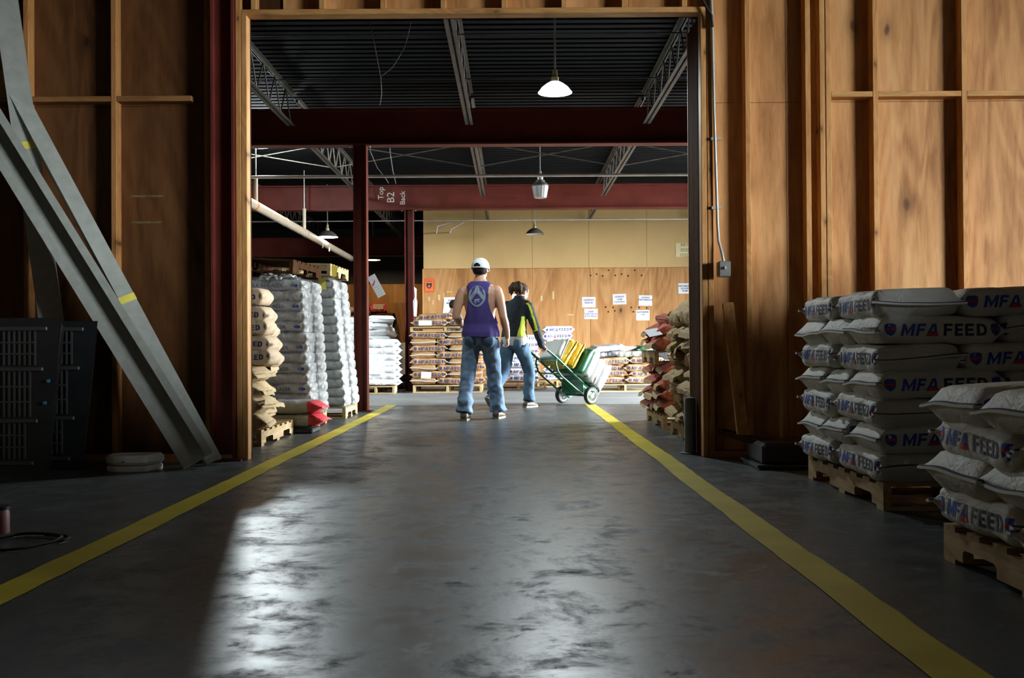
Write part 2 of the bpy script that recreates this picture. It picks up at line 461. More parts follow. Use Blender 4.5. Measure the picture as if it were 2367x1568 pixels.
dl = MB().box(-2.62, -2.54, FAR_Y - 0.032, FAR_Y - 0.03, 1.13, 1.35, MAT['orange']).build('door_sticker', d3)

# corrugated roof deck, ribs run along x
prof = []
y = 7.03
while y < FAR_Y + 0.1:
    prof += [(y, DECK), (y + 0.09, DECK), (y + 0.105, DECK + 0.04), (y + 0.14, DECK + 0.04)]
    y += 0.1524
vs = []; fs = []
for (yy, zz) in prof: vs += [(-8.1, yy, zz), (7.6, yy, zz)]
for i in range(len(prof) - 1): fs.append((2*i, 2*i+1, 2*i+3, 2*i+2))
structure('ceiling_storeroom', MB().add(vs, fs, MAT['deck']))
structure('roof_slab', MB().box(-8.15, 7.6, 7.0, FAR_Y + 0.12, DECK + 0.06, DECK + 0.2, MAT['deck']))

# ---- steel: beams, columns, open-web joists
B1, B2 = 12.2, 17.9
def ibeam(y, z0=3.25, z1=3.69, x0=-8, x1=7.4, w=0.19):
    mb = MB()
    mb.box(x0, x1, y - w/2, y + w/2, z0, z0 + 0.022, MAT['redsteel'])
    mb.box(x0, x1, y - w/2, y + w/2, z1 - 0.022, z1, MAT['redsteel'])
    mb.box(x0, x1, y - 0.008, y + 0.008, z0 + 0.022, z1 - 0.022, MAT['redsteel'])
    o = mb.build('steel_beam'); return tag(o, kind='structure')
b1 = ibeam(B1); b2 = ibeam(B2)
ib3 = ibeam(23.6, 2.95, 3.39, -8, BACK_X0)
def hcolumn(xc, yc, z1=3.25, w=0.16, d=0.165):
    mb = MB(); t = 0.016
    mb.box(xc - w/2, xc - w/2 + t, yc - d/2, yc + d/2, 0, z1, MAT['redsteel'])
    mb.box(xc + w/2 - t, xc + w/2, yc - d/2, yc + d/2, 0, z1, MAT['redsteel'])
    mb.box(xc - w/2 + t, xc + w/2 - t, yc - 0.006, yc + 0.006, 0, z1, MAT['redsteel'])
    o = mb.build('steel_column'); tag(o, kind='structure')
    MB().box(xc - w*0.8, xc + w*0.8, yc - d*0.7, yc + d*0.7, 0.0, 0.012, MAT['redsteel']).build('base_plate', o)
    return o
c1 = hcolumn(-1.845, B1); c2 = hcolumn(-1.835, B2)
c3 = hcolumn(-1.996, 6.932, CEIL1, 0.160, 0.128)
# web of the doorway column faces the camera in the photograph: close the recess with a thin rib
for c, (xx, yy) in ((c1, (-1.845, B1)), (c2, (-1.835, B2))):
    bp = MB()
    for sx in (-1, 1):
        bp.lathe([(0.0, 0), (0.014, 0), (0.014, 0.012), (0, 0.012)], 6, MAT['galv'], Matrix.Translation((xx + sx*0.12, yy - 0.06, 3.225)))
    bp.build('bolt', c)
def joist(x, y0, y1, ztop=3.87, zbot=3.46):
    r = empty('open_web_joist', (x, (y0+y1)/2, zbot), kind='structure')
    inv = Matrix.Translation((-x, -(y0+y1)/2, -zbot))
    def p(name, mb):
        o = mb.build(name, r); o.matrix_parent_inverse = inv
    mb = MB()
    for s in (-1, 1):
        mb.box(x + s*0.012 - (0.034 if s < 0 else 0), x + s*0.012 + (0.034 if s > 0 else 0), y0 + 0.02, y1 - 0.02, ztop - 0.006, ztop, MAT['joist'])
        mb.box(x + s*0.012 - 0.003, x + s*0.012 + 0.003, y0 + 0.02, y1 - 0.02, ztop - 0.045, ztop, MAT['joist'])
    p('top_chord', mb)
    mb = MB()
    for s in (-1, 1):
        mb.box(x + s*0.012 - (0.034 if s < 0 else 0), x + s*0.012 + (0.034 if s > 0 else 0), y0 + 0.10, y1 - 0.10, zbot, zbot + 0.006, MAT['joist'])
        mb.box(x + s*0.012 - 0.003, x + s*0.012 + 0.003, y0 + 0.10, y1 - 0.10, zbot, zbot + 0.04, MAT['joist'])
    p('bottom_chord', mb)
    n = max(4, round((y1 - y0 - 0.3)/0.27)); n += n % 2
    pts = []
    for i in range(n + 1):
        yy = y0 + 0.12 + (y1 - y0 - 0.24)*i/n
        pts.append((x, yy, zbot + 0.02 if i % 2 == 0 else ztop - 0.02))
    mb = MB()
    for a, b_ in zip(pts, pts[1:]): mb.tube([a, b_], 0.009, MAT['joist'], 6)
    p('web_rod', mb)
    return r
JX = (-6.92, -4.79, -2.65, -0.5, 1.64, 3.77, 5.9)
for x in JX:
    joist(x, 7.05, B1 - 0.1)
    joist(x, B1 + 0.1, B2 - 0.1)
    joist(x, B2 + 0.1, BACK_Y if x > BACK_X0 else FAR_Y)
# cross bridging between joists
def bridging(x0, x1, y):
    for (a, b_) in (((x0, y, 3.48), (x1, y, 3.85)), ((x0, y + 0.03, 3.85), (x1, y + 0.03, 3.48))):
        o = MB().tube([a, b_], 0.008, MAT['joist'], 6).build('bridging_rod'); tag(o, kind='structure')
for x0, x1 in zip(JX, JX[1:]):
    bridging(x0, x1, 14.9)
    if x0 > -3: bridging(x0, x1, 19.6)
# chalk marks on the rear beam
# ================================================================== lettering
_txt = {}
def text2d(s, size=0.05, shear=0.0, bold=0.012, spacing=1.0, line=1.0, align='LEFT'):
    key = (s, size, shear, bold, spacing, line, align)
    if key in _txt: return _txt[key]
    cu = bpy.data.curves.new('lettering_outline', 'FONT')
    cu.body = s; cu.size = size; cu.shear = shear; cu.offset = bold*size; cu.space_character = spacing; cu.space_line = line
    cu.align_x = align; cu.resolution_u = 2; cu.fill_mode = 'FRONT'
    o = bpy.data.objects.new('lettering_tmp', cu); TMP.collection.objects.link(o)
    dg = scratch_depsgraph()
    me = bpy.data.meshes.new_from_object(o.evaluated_get(dg))
    v = [(p.co.x, p.co.y) for p in me.vertices]; f = [tuple(p.vertices) for p in me.polygons]
    bpy.data.objects.remove(o); bpy.data.meshes.remove(me); bpy.data.curves.remove(cu)
    _txt[key] = (v, f)
    return v, f
def width2d(v): return max(p[0] for p in v) - min(p[0] for p in v)
def flat_text(mb, s, M, mat, size=0.05, thick=0.0, **kw):
    """text laid flat on a sheet: M maps x,y of the text (centred) to the world"""
    v, f = text2d(s, size, **kw)
    x0 = (max(p[0] for p in v) + min(p[0] for p in v))/2 if kw.get('align') != 'CENTER' else 0
    mb.add([(p[0] - x0, p[1], 0) for p in v], f, mat, M)

# ================================================================== feed bags
def bag_mat(name, col, rough=0.55, var=0.10, crease=0.35, spec=0.4, dirt=0.0, scale=7.0):
    m, t, b = nt(name)
    v = mapping(t)
    n = tex_noise(t, v, scale, 5, 0.55, 0.5)
    f = tex_noise(t, v, scale*5, 3)
    lo = tuple(c*(1 - var) for c in col); hi = tuple(min(1, c*(1 + var)) for c in col)
    c = ramp(t, n, [(0.3, lo), (0.7, hi)])
    if dirt:
        d = tex_noise(t, v, 3.0, 6, 0.7, 1.0)
        c = mixc(t, ramp(t, d, [(0.52, (0,0,0)), (0.75, (dirt,)*3)]), c, (0.16,0.11,0.06))
    t.links.new(c, b.inputs['Base Color'])
    b.inputs['Roughness'].default_value = rough; b.inputs['Specular IOR Level'].default_value = spec
    vc = mapping(t, (1, 1, 1.8)); rn = tex_noise(t, vc, scale*0.9, 4, 0.5, 1.6)
    m1 = t.nodes.new('ShaderNodeMath'); m1.operation = 'SUBTRACT'; m1.inputs[1].default_value = 0.5; t.links.new(rn, m1.inputs[0])
    m2 = t.nodes.new('ShaderNodeMath'); m2.operation = 'ABSOLUTE'; t.links.new(m1.outputs[0], m2.inputs[0])
    m3 = t.nodes.new('ShaderNodeMath'); m3.operation = 'POWER'; m3.inputs[1].default_value = 0.6; t.links.new(m2.outputs[0], m3.inputs[0])
    m4 = t.nodes.new('ShaderNodeMath'); m4.operation = 'MULTIPLY_ADD'; m4.inputs[1].default_value = 0.55; t.links.new(m3.outputs[0], m4.inputs[0]); t.links.new(n, m4.inputs[2])
    bump(t, b, m4.outputs[0], min(1.0, crease*1.7), 0.022)
    return m
BM = dict(
    white=bag_mat('white_woven_bag', (0.70,0.71,0.65), 0.6, 0.06, 0.35, 0.3, 0.12),
    bright=bag_mat('bright_white_bag', (0.87,0.88,0.88), 0.5, 0.05, 0.4, 0.4),
    kraft=bag_mat('kraft_paper_bag', (0.36,0.215,0.10), 0.75, 0.10, 0.4, 0.25),
    kraftp=bag_mat('pale_kraft_bag', (0.42,0.31,0.17), 0.75, 0.12, 0.45, 0.25),
    redk=bag_mat('red_printed_kraft', (0.36,0.105,0.075), 0.7, 0.35, 0.45, 0.25),
    tanw=bag_mat('tan_white_bag', (0.42,0.31,0.20), 0.65, 0.08, 0.35, 0.3),
    grey=bag_mat('grey_plastic_bag', (0.30,0.30,0.27), 0.45, 0.15, 0.5, 0.5),
    silver=bag_mat('silver_grey_bag', (0.44,0.445,0.435), 0.35, 0.12, 0.5, 0.6),
    dark=bag_mat('dark_plastic_bag', (0.045,0.045,0.05), 0.35, 0.3, 0.5, 0.6),
    green=bag_mat('green_plastic_bag', (0.02,0.07,0.03), 0.35, 0.3, 0.5, 0.6),
    yellow=bag_mat('yellow_plastic_bag', (0.62,0.40,0.02), 0.4, 0.12, 0.5, 0.5),
    red=bag_mat('red_plastic_bag', (0.45,0.03,0.04), 0.4, 0.25, 0.5, 0.5),
)
INK_BLUE = plain('print_blue', (0.018,0.075,0.42), 0.6, var=0.1)
INK_NAVY = plain('print_navy', (0.016,0.028,0.085), 0.6, var=0.1)
INK_RED = plain('print_red', (0.60,0.02,0.03), 0.6, var=0.1)
INK_BROWN = plain('print_dark_blue', (0.035,0.035,0.12), 0.6, var=0.15)
INK_GREY = plain('print_grey', (0.20,0.20,0.20), 0.6, var=0.1)
TAPE = plain('sewn_tape_white', (0.66,0.66,0.62), 0.6, var=0.05)

def sstep(x): x = min(1, max(0, x)); return x*x*(3 - 2*x)
def bag_body(L, W, H, seed, taper=0.19, nz=0.008, droop=0.0, fold=0.022, flat=0.90, endh=0.0):
    nu, nv = 30, 32
    vs = []; fs = []
    us = []
    for i in range(nu + 1):
        s = -1 + 2*i/nu
        us.append(math.copysign(abs(s)**0.8, s))
    for i, u in enumerate(us):
        t = abs(u)
        a = max(0, (t - (1 - taper))/taper)**1.25
        h = H/2*(1 - a*(1 - endh)) + 0.008*a*(1 - endh)
        w = W/2*(0.955 + 0.055*a)
        n = 4.2*(1 - a) + 2.4*a
        for k in range(nv):
            th = 2*math.pi*k/nv
            c, s_ = math.cos(th), math.sin(th)
            y = w*math.copysign(abs(c)**(2/n), c); z = h*math.copysign(abs(s_)**(2/n), s_)
            # gusset folds pinch the sides close to the ends
            g = math.exp(-((t - (1 - taper*0.62))/(taper*0.30))**2)
            y -= math.copysign(fold*g*math.exp(-(z/(H*0.22))**2), y) if abs(c) > 0.3 else 0
            x = u*L/2
            q = Vector((x*5 + seed*7.3, y*5, z*5 + seed))
            d = nz*(noise.noise(q) + 0.6*noise.noise(q*2.4) + 0.3*noise.noise(q*5.5))*(1 - 0.6*a)
            y += d*c*1.3; z += d*s_*1.6
            zc = min(H/2*flat, max(-H/2*flat, z))
            z = zc*0.85 + z*0.15
            z += -droop*a*H + 0.006*math.sin(3*x/L + seed)
            vs.append((x, y, z + H/2))
        if i:
            o = (i - 1)*nv
            for k in range(nv):
                k2 = (k + 1) % nv
                fs.append((o + k, o + nv + k, o + nv + k2, o + k2))
    fs.append(list(range(nv))); fs.append([nu*nv + k for k in range(nv)][::-1])
    return vs, fs
def refine(v2, f2, ml=0.014):
    """cut flat shapes into small triangles so that they can follow a bag"""
    bm = bmesh.new(); vv = [bm.verts.new((p[0], p[1], 0)) for p in v2]
    for f in f2:
        try: bm.faces.new([vv[i] for i in f])
        except ValueError: pass
    bmesh.ops.triangulate(bm, faces=bm.faces)
    for _ in range(4):
        lg = [e for e in bm.edges if e.calc_length() > ml]
        if not lg: break
        bmesh.ops.subdivide_edges(bm, edges=lg, cuts=1); bmesh.ops.triangulate(bm, faces=[f for f in bm.faces if len(f.verts) > 3])
    bm.verts.index_update()
    out = [(v.co.x, v.co.y) for v in bm.verts], [tuple(v.index for v in f.verts) for f in bm.faces]
    bm.free(); return out
_ref = {}
def refined(key, v2, f2):
    if key not in _ref: _ref[key] = refine(v2, f2)
    return _ref[key]
def drape(v2, f2, bvh, side, off=0.0025, cx=0.0, cz=0.0, axis='y', flip=False):
    """press flat lettering onto a bag: side = -1 or +1 along axis"""
    out = []
    for (px, pz) in v2:
        lx = (px + cx)*(1 if side < 0 else -1); z = pz + cz
        if axis == 'y':
            o = Vector((lx, side*2, z)); d = Vector((0, -side, 0))
        elif axis == 'x':
            o = Vector((side*2, -(px + cx)*(1 if side < 0 else -1), z)); d = Vector((-side, 0, 0))
        else:
            o = Vector((px + cx, pz + cz, 2)); d = Vector((0, 0, -1))
        h = bvh.ray_cast(o, d)
        out.append(tuple(h[0] - d*off) if h[0] is not None else None)
    ok = next((p for p in out if p is not None), (0, 0, 0))
    return [p if p is not None else ok for p in out]
def shield2d(r):
    pts = [(-0.85,0.8),(-0.45,1),(0.45,1),(0.85,0.8),(0.88,0.0),(0.62,-0.62),(0,-1),(-0.62,-0.62),(-0.88,0.0)]
    return [(p[0]*r, p[1]*r) for p in pts]
def block2d(word, h, shear=0.0, gap=0.16, st=0.24):
    """heavy block capitals as small convex pieces"""
    vs = []; fs = []; x = 0.0
    def poly(q):
        o = len(vs); vs.extend([((x + a + shear*b)*h, b*h) for a, b in q]); fs.append(tuple(range(o, o + len(q))))
    def rect(a, b, c, d): poly([(a, b), (c, b), (c, d), (a, d)])
    for ch in word:
        if ch in 'FE':
            w = 0.72; rect(0, 0, st, 1); rect(st, 0.80, w, 1); rect(st, 0.40, w*0.93, 0.60)
            if ch == 'E': rect(st, 0, w, 0.20)
        elif ch == 'D':
            w = 0.84; rect(0, 0, st, 1)
            out = []; inn = []
            for i in range(9):
                t = -math.pi/2 + math.pi*i/8
                out.append((st + 0.12 + (w - st - 0.12)*max(0, math.cos(t))**0.7, 0.5 + 0.5*math.sin(t)))
                inn.append((st + 0.10 + (w - st - 0.12 - st*0.95)*max(0, math.cos(t))**0.7, 0.5 + 0.30*math.sin(t)))
            out[0] = (st, 0); out[-1] = (st, 1); inn[0] = (st, 0.2); inn[-1] = (st, 0.8)
            for i in range(8): poly([out[i], out[i+1], inn[i+1], inn[i]])
        elif ch == 'M':
            w = 1.08; rect(0, 0, st, 1); rect(w - st, 0, w, 1)
            poly([(st, 1), (st, 0.62), (w/2, 0.0), (w/2, 0.42)]); poly([(w - st, 1), (w/2, 0.42), (w/2, 0.0), (w - st, 0.62)])
        elif ch == 'A':
            w = 0.98; poly([(0, 0), (st, 0), (w*0.55, 1), (w*0.34, 1)]); poly([(w - st, 0), (w, 0), (w*0.66, 1), (w*0.45, 1)]); rect(st*0.9, 0.2, w - st*0.9, 0.38)
        x += w + gap
    return vs, fs
def print_words(mbs, bvh, side, H, style, axis='y', cx=0.0, scale=1.0):
    """the blue MFA, red wedge, navy FEED and the shield mark pressed on a bag's side"""
    zc = H*0.5
    def lay(key, v2, f2, x, z, mat, off=0.0018):
        v, f = refined(key, v2, f2)
        if style in ('calf', 'mfa_plain'):      # marks that stand well apart are parts of their own
            k = key if isinstance(key, str) else key[0]
            k = {'t': 'm', 'CALF': 'w', 'MILK REPLACER': 'w'}.get(k, k)
            tgt = mbs.setdefault(k, MB())
        else: tgt = mbs.setdefault('all', MB())
        tgt.add(drape(v, f, bvh, side, off, x, z, axis), f, mat)
    if style.startswith('mfa'):
        s = 0.058*scale
        blue, navy, red = (INK_BLUE, INK_NAVY, INK_RED) if style != 'mfa_dark' else (INK_BROWN, INK_BROWN, INK_BROWN)
        v, f = block2d('MFA', s, 0.22); w1 = width2d(v)
        v2, f2 = block2d('FEED', s, 0.0, 0.20); w2 = width2d(v2)
        tot = w1 + 0.03*scale + w2
        x0 = -tot/2 + 0.01 + cx
        zb = zc - s*0.5
        lay(('m', s), v, f, x0, zb, blue)
        if style != 'mfa_dark':
            tri = [(w1*0.68, -0.001), (w1*1.03, -0.001), (w1*1.0, s*0.26), (w1*0.80, s*0.32)]
            lay(('t', s), tri, [(0,1,2,3)], x0, zb, red, 0.0026)
        lay(('f', s), v2, f2, x0 + w1 + 0.03*scale, zb, navy)
        r = 0.030*scale
        for sx in (((x0 - 0.048*scale), (x0 + tot + 0.045*scale)) if style != 'mfa_plain' else ()):
            q = shield2d(r); lay(('s', r), q, [tuple(range(len(q)))], sx, zc, blue)
            st = [(-r*0.8, -r*0.12), (r*0.8, -r*0.12), (r*0.8, r*0.28), (-r*0.8, r*0.28)]
            lay(('b', r), st, [(0,1,2,3)], sx, zc, red if style != 'mfa_dark' else navy, 0.0026)
    elif style == 'calf':
        s = 0.046*scale
        for (tx, dz, sz, m_) in (('CALF', 0.022, 0.9, INK_NAVY), ('MILK REPLACER', -0.018, 1.0, INK_NAVY)):
            v, f = text2d(tx, s*sz, 0.0, 0.02, 1.0); w = width2d(v)
            lay((tx, s), v, f, -w/2 + cx, zc + dz, m_)
        q = [(0.022*math.cos(a), 0.02*math.sin(a)) for a in [k*math.pi/6 for k in range(12)]]
        lay('cr', q, [tuple(range(12))], -0.26*scale + cx, zc, INK_RED)
        lay('cb', [(p[0]*1.6, p[1]*0.8) for p in q], [tuple(range(12))], 0.27*scale + cx, zc, INK_BLUE)
def tape_strip(mb, sx, L, W, H, seed, droop, white, dark, prot=0.013):
    n = 10; rows_w = []; rows_d = []
    for i in range(n + 1):
        y = (-1 + 2*i/n)*W/2*1.04
        z = H/2 - droop*H + 0.010*math.sin(seed*2 + y*7) + 0.006*noise.noise(Vector((y*6, seed, sx)))
        x = sx*(L/2 + 0.004*math.sin(y*9 + seed))
        rows_w.append((x, y, z)); rows_d.append((x, y, z))
    def strip(rows, a, b_, z0, z1, mat):
        vs = []; fs = []
        for (x, y, z) in rows:
            vs += [(x + sx*a, y, z + z0), (x + sx*b_, y, z + z0), (x + sx*b_, y, z + z1), (x + sx*a, y, z + z1)]
        m = len(rows)
        for i in range(m - 1):
            for k in range(4):
                k2 = (k + 1) % 4
                fs.append((4*i + k, 4*i + k2, 4*i + 4 + k2, 4*i + 4 + k))
        fs += [(0,1,2,3), (4*m - 1, 4*m - 2, 4*m - 3, 4*m - 4)]
        mb.add(vs, fs, mat)
    strip(rows_w, -0.012, prot, -0.0065, 0.003, white)
    if dark is not None: strip(rows_d, -0.016, prot*0.55, 0.003, 0.0075, dark)
def flap(mb, sx, L, W, H, seed, mat):
    """folded-over paper end of a kraft bag"""
    rnd = random.Random(seed*13 + (1 if sx > 0 else 2))
    ln = rnd.uniform(0.04, 0.07); ang = rnd.choice((-1, 1))*rnd.uniform(0.5, 1.3)
    n = 6; vs = []; fs = []
    for th in (0, 0.006):
        for j in range(3):
            for i in range(n + 1):
                y = (-1 + 2*i/n)*W/2*(1.02 - 0.12*j*rnd.uniform(0.2, 1))
                r = ln*j/2
                a = ang*j/2
                x = sx*(L/2 - 0.01 + r*math.cos(a)) ; z = H/2 + r*math.sin(a) + 0.012*noise.noise(Vector((y*9, j, seed))) + th
                vs.append((x, y, z))
    m = n + 1
    def idx(t, j, i): return t*3*m + j*m + i
    for t in (0, 1):
        for j in range(2):
            for i in range(n):
                q = (idx(t,j,i), idx(t,j,i+1), idx(t,j+1,i+1), idx(t,j+1,i)); fs.append(q if t == 0 else q[::-1])
    for i in range(n):
        fs.append((idx(0,2,i), idx(0,2,i+1), idx(1,2,i+1), idx(1,2,i)))
    for j in range(2):
        for i in (0, n): fs.append((idx(0,j,i), idx(0,j+1,i), idx(1,j+1,i), idx(1,j,i)))
    mb.add(vs, fs, mat)
_proto = {}
def bag_proto(kind, L, W, H, seed, mat, words=None, end='tape', tapecol=TAPE, linecol=INK_NAVY, scale=1.0, droop=0.0, endprint=None, taper=0.19, nz=0.0105, wordx=0.0, fold=0.022, endh=0.0):
    """mesh data of one kind of bag: body, lettering, tape (shared by the copies)"""
    key = (kind, seed)
    if key in _proto: return _proto[key]
    vs, fs = bag_body(L, W, H, seed, taper, nz, droop, fold, 0.90, endh)
    body = MB().add(vs, fs, mat)
    if endprint:   # coloured print around one end of the bag
        k = body.mi(endprint[0])
        for i, f in enumerate(body.f):
            cx = sum(body.v[q][0] for q in f)/len(f)
            if (cx > L/2*endprint[1]) if endprint[2] > 0 else (cx < -L/2*endprint[1]): body.m[i] = k
    parts = [('body', body.mesh(kind, True))]
    bvh = BVHTree.FromPolygons(vs, fs)
    if words:
        for side in (-1, 1):
            mbs = {}; print_words(mbs, bvh, side, H, words, 'y', wordx*side*-1, scale)
            for k, mb in mbs.items():
                nm = 'logo' if k in ('cr', 'cb') else 'lettering'
                parts.append((nm, mb.mesh(nm)))
    if end == 'tape':
        for sx in (-1, 1):
            mb = MB(); tape_strip(mb, sx, L, W, H, seed, droop, tapecol, linecol); parts.append(('seam_tape', mb.mesh('seam_tape')))
    elif end == 'flap':
        for sx in (-1, 1):
            mb = MB(); flap(mb, sx, L, W, H, seed, mat); parts.append(('end_flap', mb.mesh('end_flap')))
    _proto[key] = parts
    return parts
def put_bag(name, parts, loc, rz, label, group, rx=0, ry=0, cat='bag', sz=1.0):
    o = mesh_obj(name, parts[0][1])
    o.location = loc; o.rotation_euler = (rx, ry, rz); o.scale = (1, 1, sz)
    tag(o, label, cat, group)
    for n, me in parts[1:]: mesh_obj(n, me, o)
    return o

# ------------------------------------------------------------------ pallets
_pal = {}
def pallet(x0, x1, y0, y1, z, label, group='wooden pallets', h=0.13, along='y', rz=0.0, tilt=(0,0), mats=None):
    """stringers run along y (or x); thing > stringer, deck_board, bottom_board"""
    cx, cy = (x0+x1)/2, (y0+y1)/2
    r = empty('pallet', (cx, cy, z), rz, label, 'pallet', group)
    r.rotation_euler = (tilt[0], tilt[1], rz)
    lx, ly = x1 - x0, y1 - y0
    if along == 'x': lx, ly = ly, lx
    key = (round(lx,2), round(ly,2), h, mats)
    if key not in _pal:
        mS, mB = (MAT['pallet'], MAT['palletx']) if mats is None else mats
        hs = h - 0.036
        # notched stringer outline (y, z)
        a = ly/2
        ol = [(-a,0),(-a+0.15,0),(-a+0.15,0.035),(-a+0.17,0.045),(-a+0.37,0.045),(-a+0.39,0.035),(-a+0.39,0),
              (a-0.39,0),(a-0.39,0.035),(a-0.37,0.045),(a-0.17,0.045),(a-0.15,0.035),(a-0.15,0),(a,0),(a,hs),(-a,hs)]
        st = MB().prism([(p[0], p[1] + 0.018) for p in ol], 'x', -0.019, 0.019, mS).mesh('stringer')
        db = MB().box(-lx/2, lx/2, -0.045, 0.045, h - 0.018, h, mB).mesh('deck_board')
        bb = MB().box(-lx/2, lx/2, -0.045, 0.045, 0, 0.018, mB).mesh('bottom_board')
        _pal[key] = (st, db, bb)
    st, db, bb = _pal[key]
    sub = r
    rot = 0 if along == 'y' else R(90)
    def add(nm, me, px, py):
        o = mesh_obj(nm, me, r)
        if along == 'x': px, py = -py, px
        o.location = (px, py, 0); o.rotation_euler = (0, 0, rot)
    for sx in (-lx/2 + 0.019, 0, lx/2 - 0.019): add('stringer', st, sx, 0)
    n = 7
    for i in range(n): add('deck_board', db, 0, -ly/2 + 0.045 + (ly - 0.09)*i/(n - 1))
    for yy in (-ly/2 + 0.045, 0, ly/2 - 0.045): add('bottom_board', bb, 0, yy)
    return r
# ================================================================== pendant lamps and services in the storeroom
ENAMEL = plain('shade_enamel_dark', (0.09,0.085,0.075), 0.45)
SHADE_IN = plain('shade_white_inside', (0.85,0.85,0.82), 0.4, var=0.02)
BRASS = plain('lamp_socket', (0.45,0.38,0.22), 0.4, metal=0.3)
STEM = plain('conduit_grey', (0.45,0.45,0.43), 0.4, metal=0.3)
def bulb_mat(name, col, s):
    m, t, b = nt(name)
    b.inputs['Base Color'].default_value = (*col, 1); b.inputs['Emission Color'].default_value = (*col, 1); b.inputs['Emission Strength'].default_value = s
    return m
def dome_lamp(p, dia, stem_top, label, lit=None, power=0, inner=None, outer=None, soft=0.03):
    """p: centre of the rim"""
    r = empty('pendant_lamp', p, 0, label, 'lamp', 'pendant lamps in the storeroom')
    a = dia/2
    MB().lathe([(0.028, a*0.62), (0.05, a*0.60), (a*0.55, a*0.46), (a*0.80, a*0.26), (a*0.93, a*0.08), (a, 0.0), (a*1.01, -0.006)], 32, outer or ENAMEL).build('shade', r, smooth=True)
    MB().lathe([(0.026, a*0.60), (a*0.54, a*0.44), (a*0.78, a*0.25), (a*0.91, a*0.07), (a*0.985, -0.004)], 32, inner or SHADE_IN).build('reflector', r, smooth=True)
    MB().lathe([(0.0, a*0.62 + 0.11), (0.022, a*0.62 + 0.11), (0.024, a*0.62 + 0.05), (0.036, a*0.62 + 0.04), (0.036, a*0.6), (0, a*0.6)], 16, BRASS).build('socket', r, smooth=True, sharp=True)
    MB().tube([(0, 0, a*0.62 + 0.10), (0, 0, stem_top - p[2])], 0.009, STEM, 8).build('stem', r)
    bm = lit if lit else plain('bulb_off', (0.7,0.7,0.68), 0.2)
    MB().lathe([(0.0, 0.05), (0.012, 0.052), (0.018, 0.065), (0.016, 0.085), (0.012, a*0.6)], 16, bm).build('bulb', r, smooth=True)
    if power:
        l = bpy.data.lights.new('lamp_light', 'POINT'); l.energy = power; l.color = inner_col; l.shadow_soft_size = soft
        o = bpy.data.objects.new('lamp_light', l); COL.objects.link(o); o.parent = r; o.location = (0, 0, 0.035)
    return r
inner_col = (0.86, 0.97, 1.0)
GLOW = bulb_mat('mercury_bulb', (0.80,0.97,1.0), 60)
RGLOW = bulb_mat('lit_reflector', (0.85,0.98,1.0), 9)
OPAL = bulb_mat('glowing_opal_shade', (0.82,0.97,1.0), 1.4)
L1 = at(1283, 213, 9.3)
dome_lamp(L1, 0.315, DECK, 'glowing cool-white pendant lamp above the aisle', GLOW, 210, RGLOW, OPAL)
dome_lamp((-3.58, 14.2, 3.67), 0.33, DECK, 'lit pendant lamp behind the front beam, above the wrapped stacks', GLOW, 520, RGLOW, None, 0.13)
WGLOW = bulb_mat('warm_bulb', (1.0,0.9,0.72), 30)
inner_col = (1.0, 0.97, 0.92)
dome_lamp(at(757, 548, 18.9), 0.40, DECK, 'lit dome lamp with dark shade beside the sprinkler pipe', bulb_mat('white_bulb', (1,1,0.97), 30), 90, bulb_mat('lit_reflector_soft', (1,1,0.98), 3))
dome_lamp(at(1236, 541, 20.0), 0.375, DECK, 'unlit dome lamp with grey shade before the tan back wall')
inner_col = (1.0, 0.80, 0.5)
dome_lamp(at(862, 601, 24.3), 0.36, DECK, 'warm lit lamp at the far end behind the columns', WGLOW, 75, bulb_mat('lit_reflector_warm', (1,0.88,0.65), 3))
# clear refractor lamp before the rear beam
p = at(1249, 458, 15.2)
r = empty('bay_lamp', p, 0, 'unlit bay lamp with ribbed glass bowl before the red beam', 'lamp')
m_, t_, b_ = nt('ribbed_glass'); b_.inputs['Base Color'].default_value = (0.75,0.78,0.76,1); b_.inputs['Roughness'].default_value = 0.25; b_.inputs['Transmission Weight'].default_value = 0.35
gl = [(0.0, 0.0), (0.085, 0.0), (0.097, 0.012), (0.125, 0.17), (0.128, 0.175)]
vs = []; fs = []; n = 32
for (rr, z) in gl:
    for k in range(n):
        a = 2*math.pi*k/n; q = rr*(1 + (0.02 if k % 2 else -0.02)); vs.append((q*math.cos(a), q*math.sin(a), z))
for i in range(len(gl) - 1):
    for k in range(n): fs.append((i*n + k, i*n + (k+1) % n, (i+1)*n + (k+1) % n, (i+1)*n + k))
MB().add(vs, fs, m_).build('glass_bowl', r)
MB().lathe([(0.128, 0.175), (0.132, 0.19), (0.10, 0.23), (0.075, 0.235), (0.07, 0.27), (0.0, 0.27)], 24, ENAMEL).build('housing', r, smooth=True, sharp=True)
MB().lathe([(0.0, 0.27), (0.045, 0.27), (0.045, 0.36), (0.02, 0.375), (0.02, 0.41), (0.0, 0.41)], 16, STEM).build('ballast_hub', r, smooth=True, sharp=True)
MB().tube([(0, 0, 0.40), (0, 0, DECK - p.z)], 0.008, STEM, 8).build('stem', r)

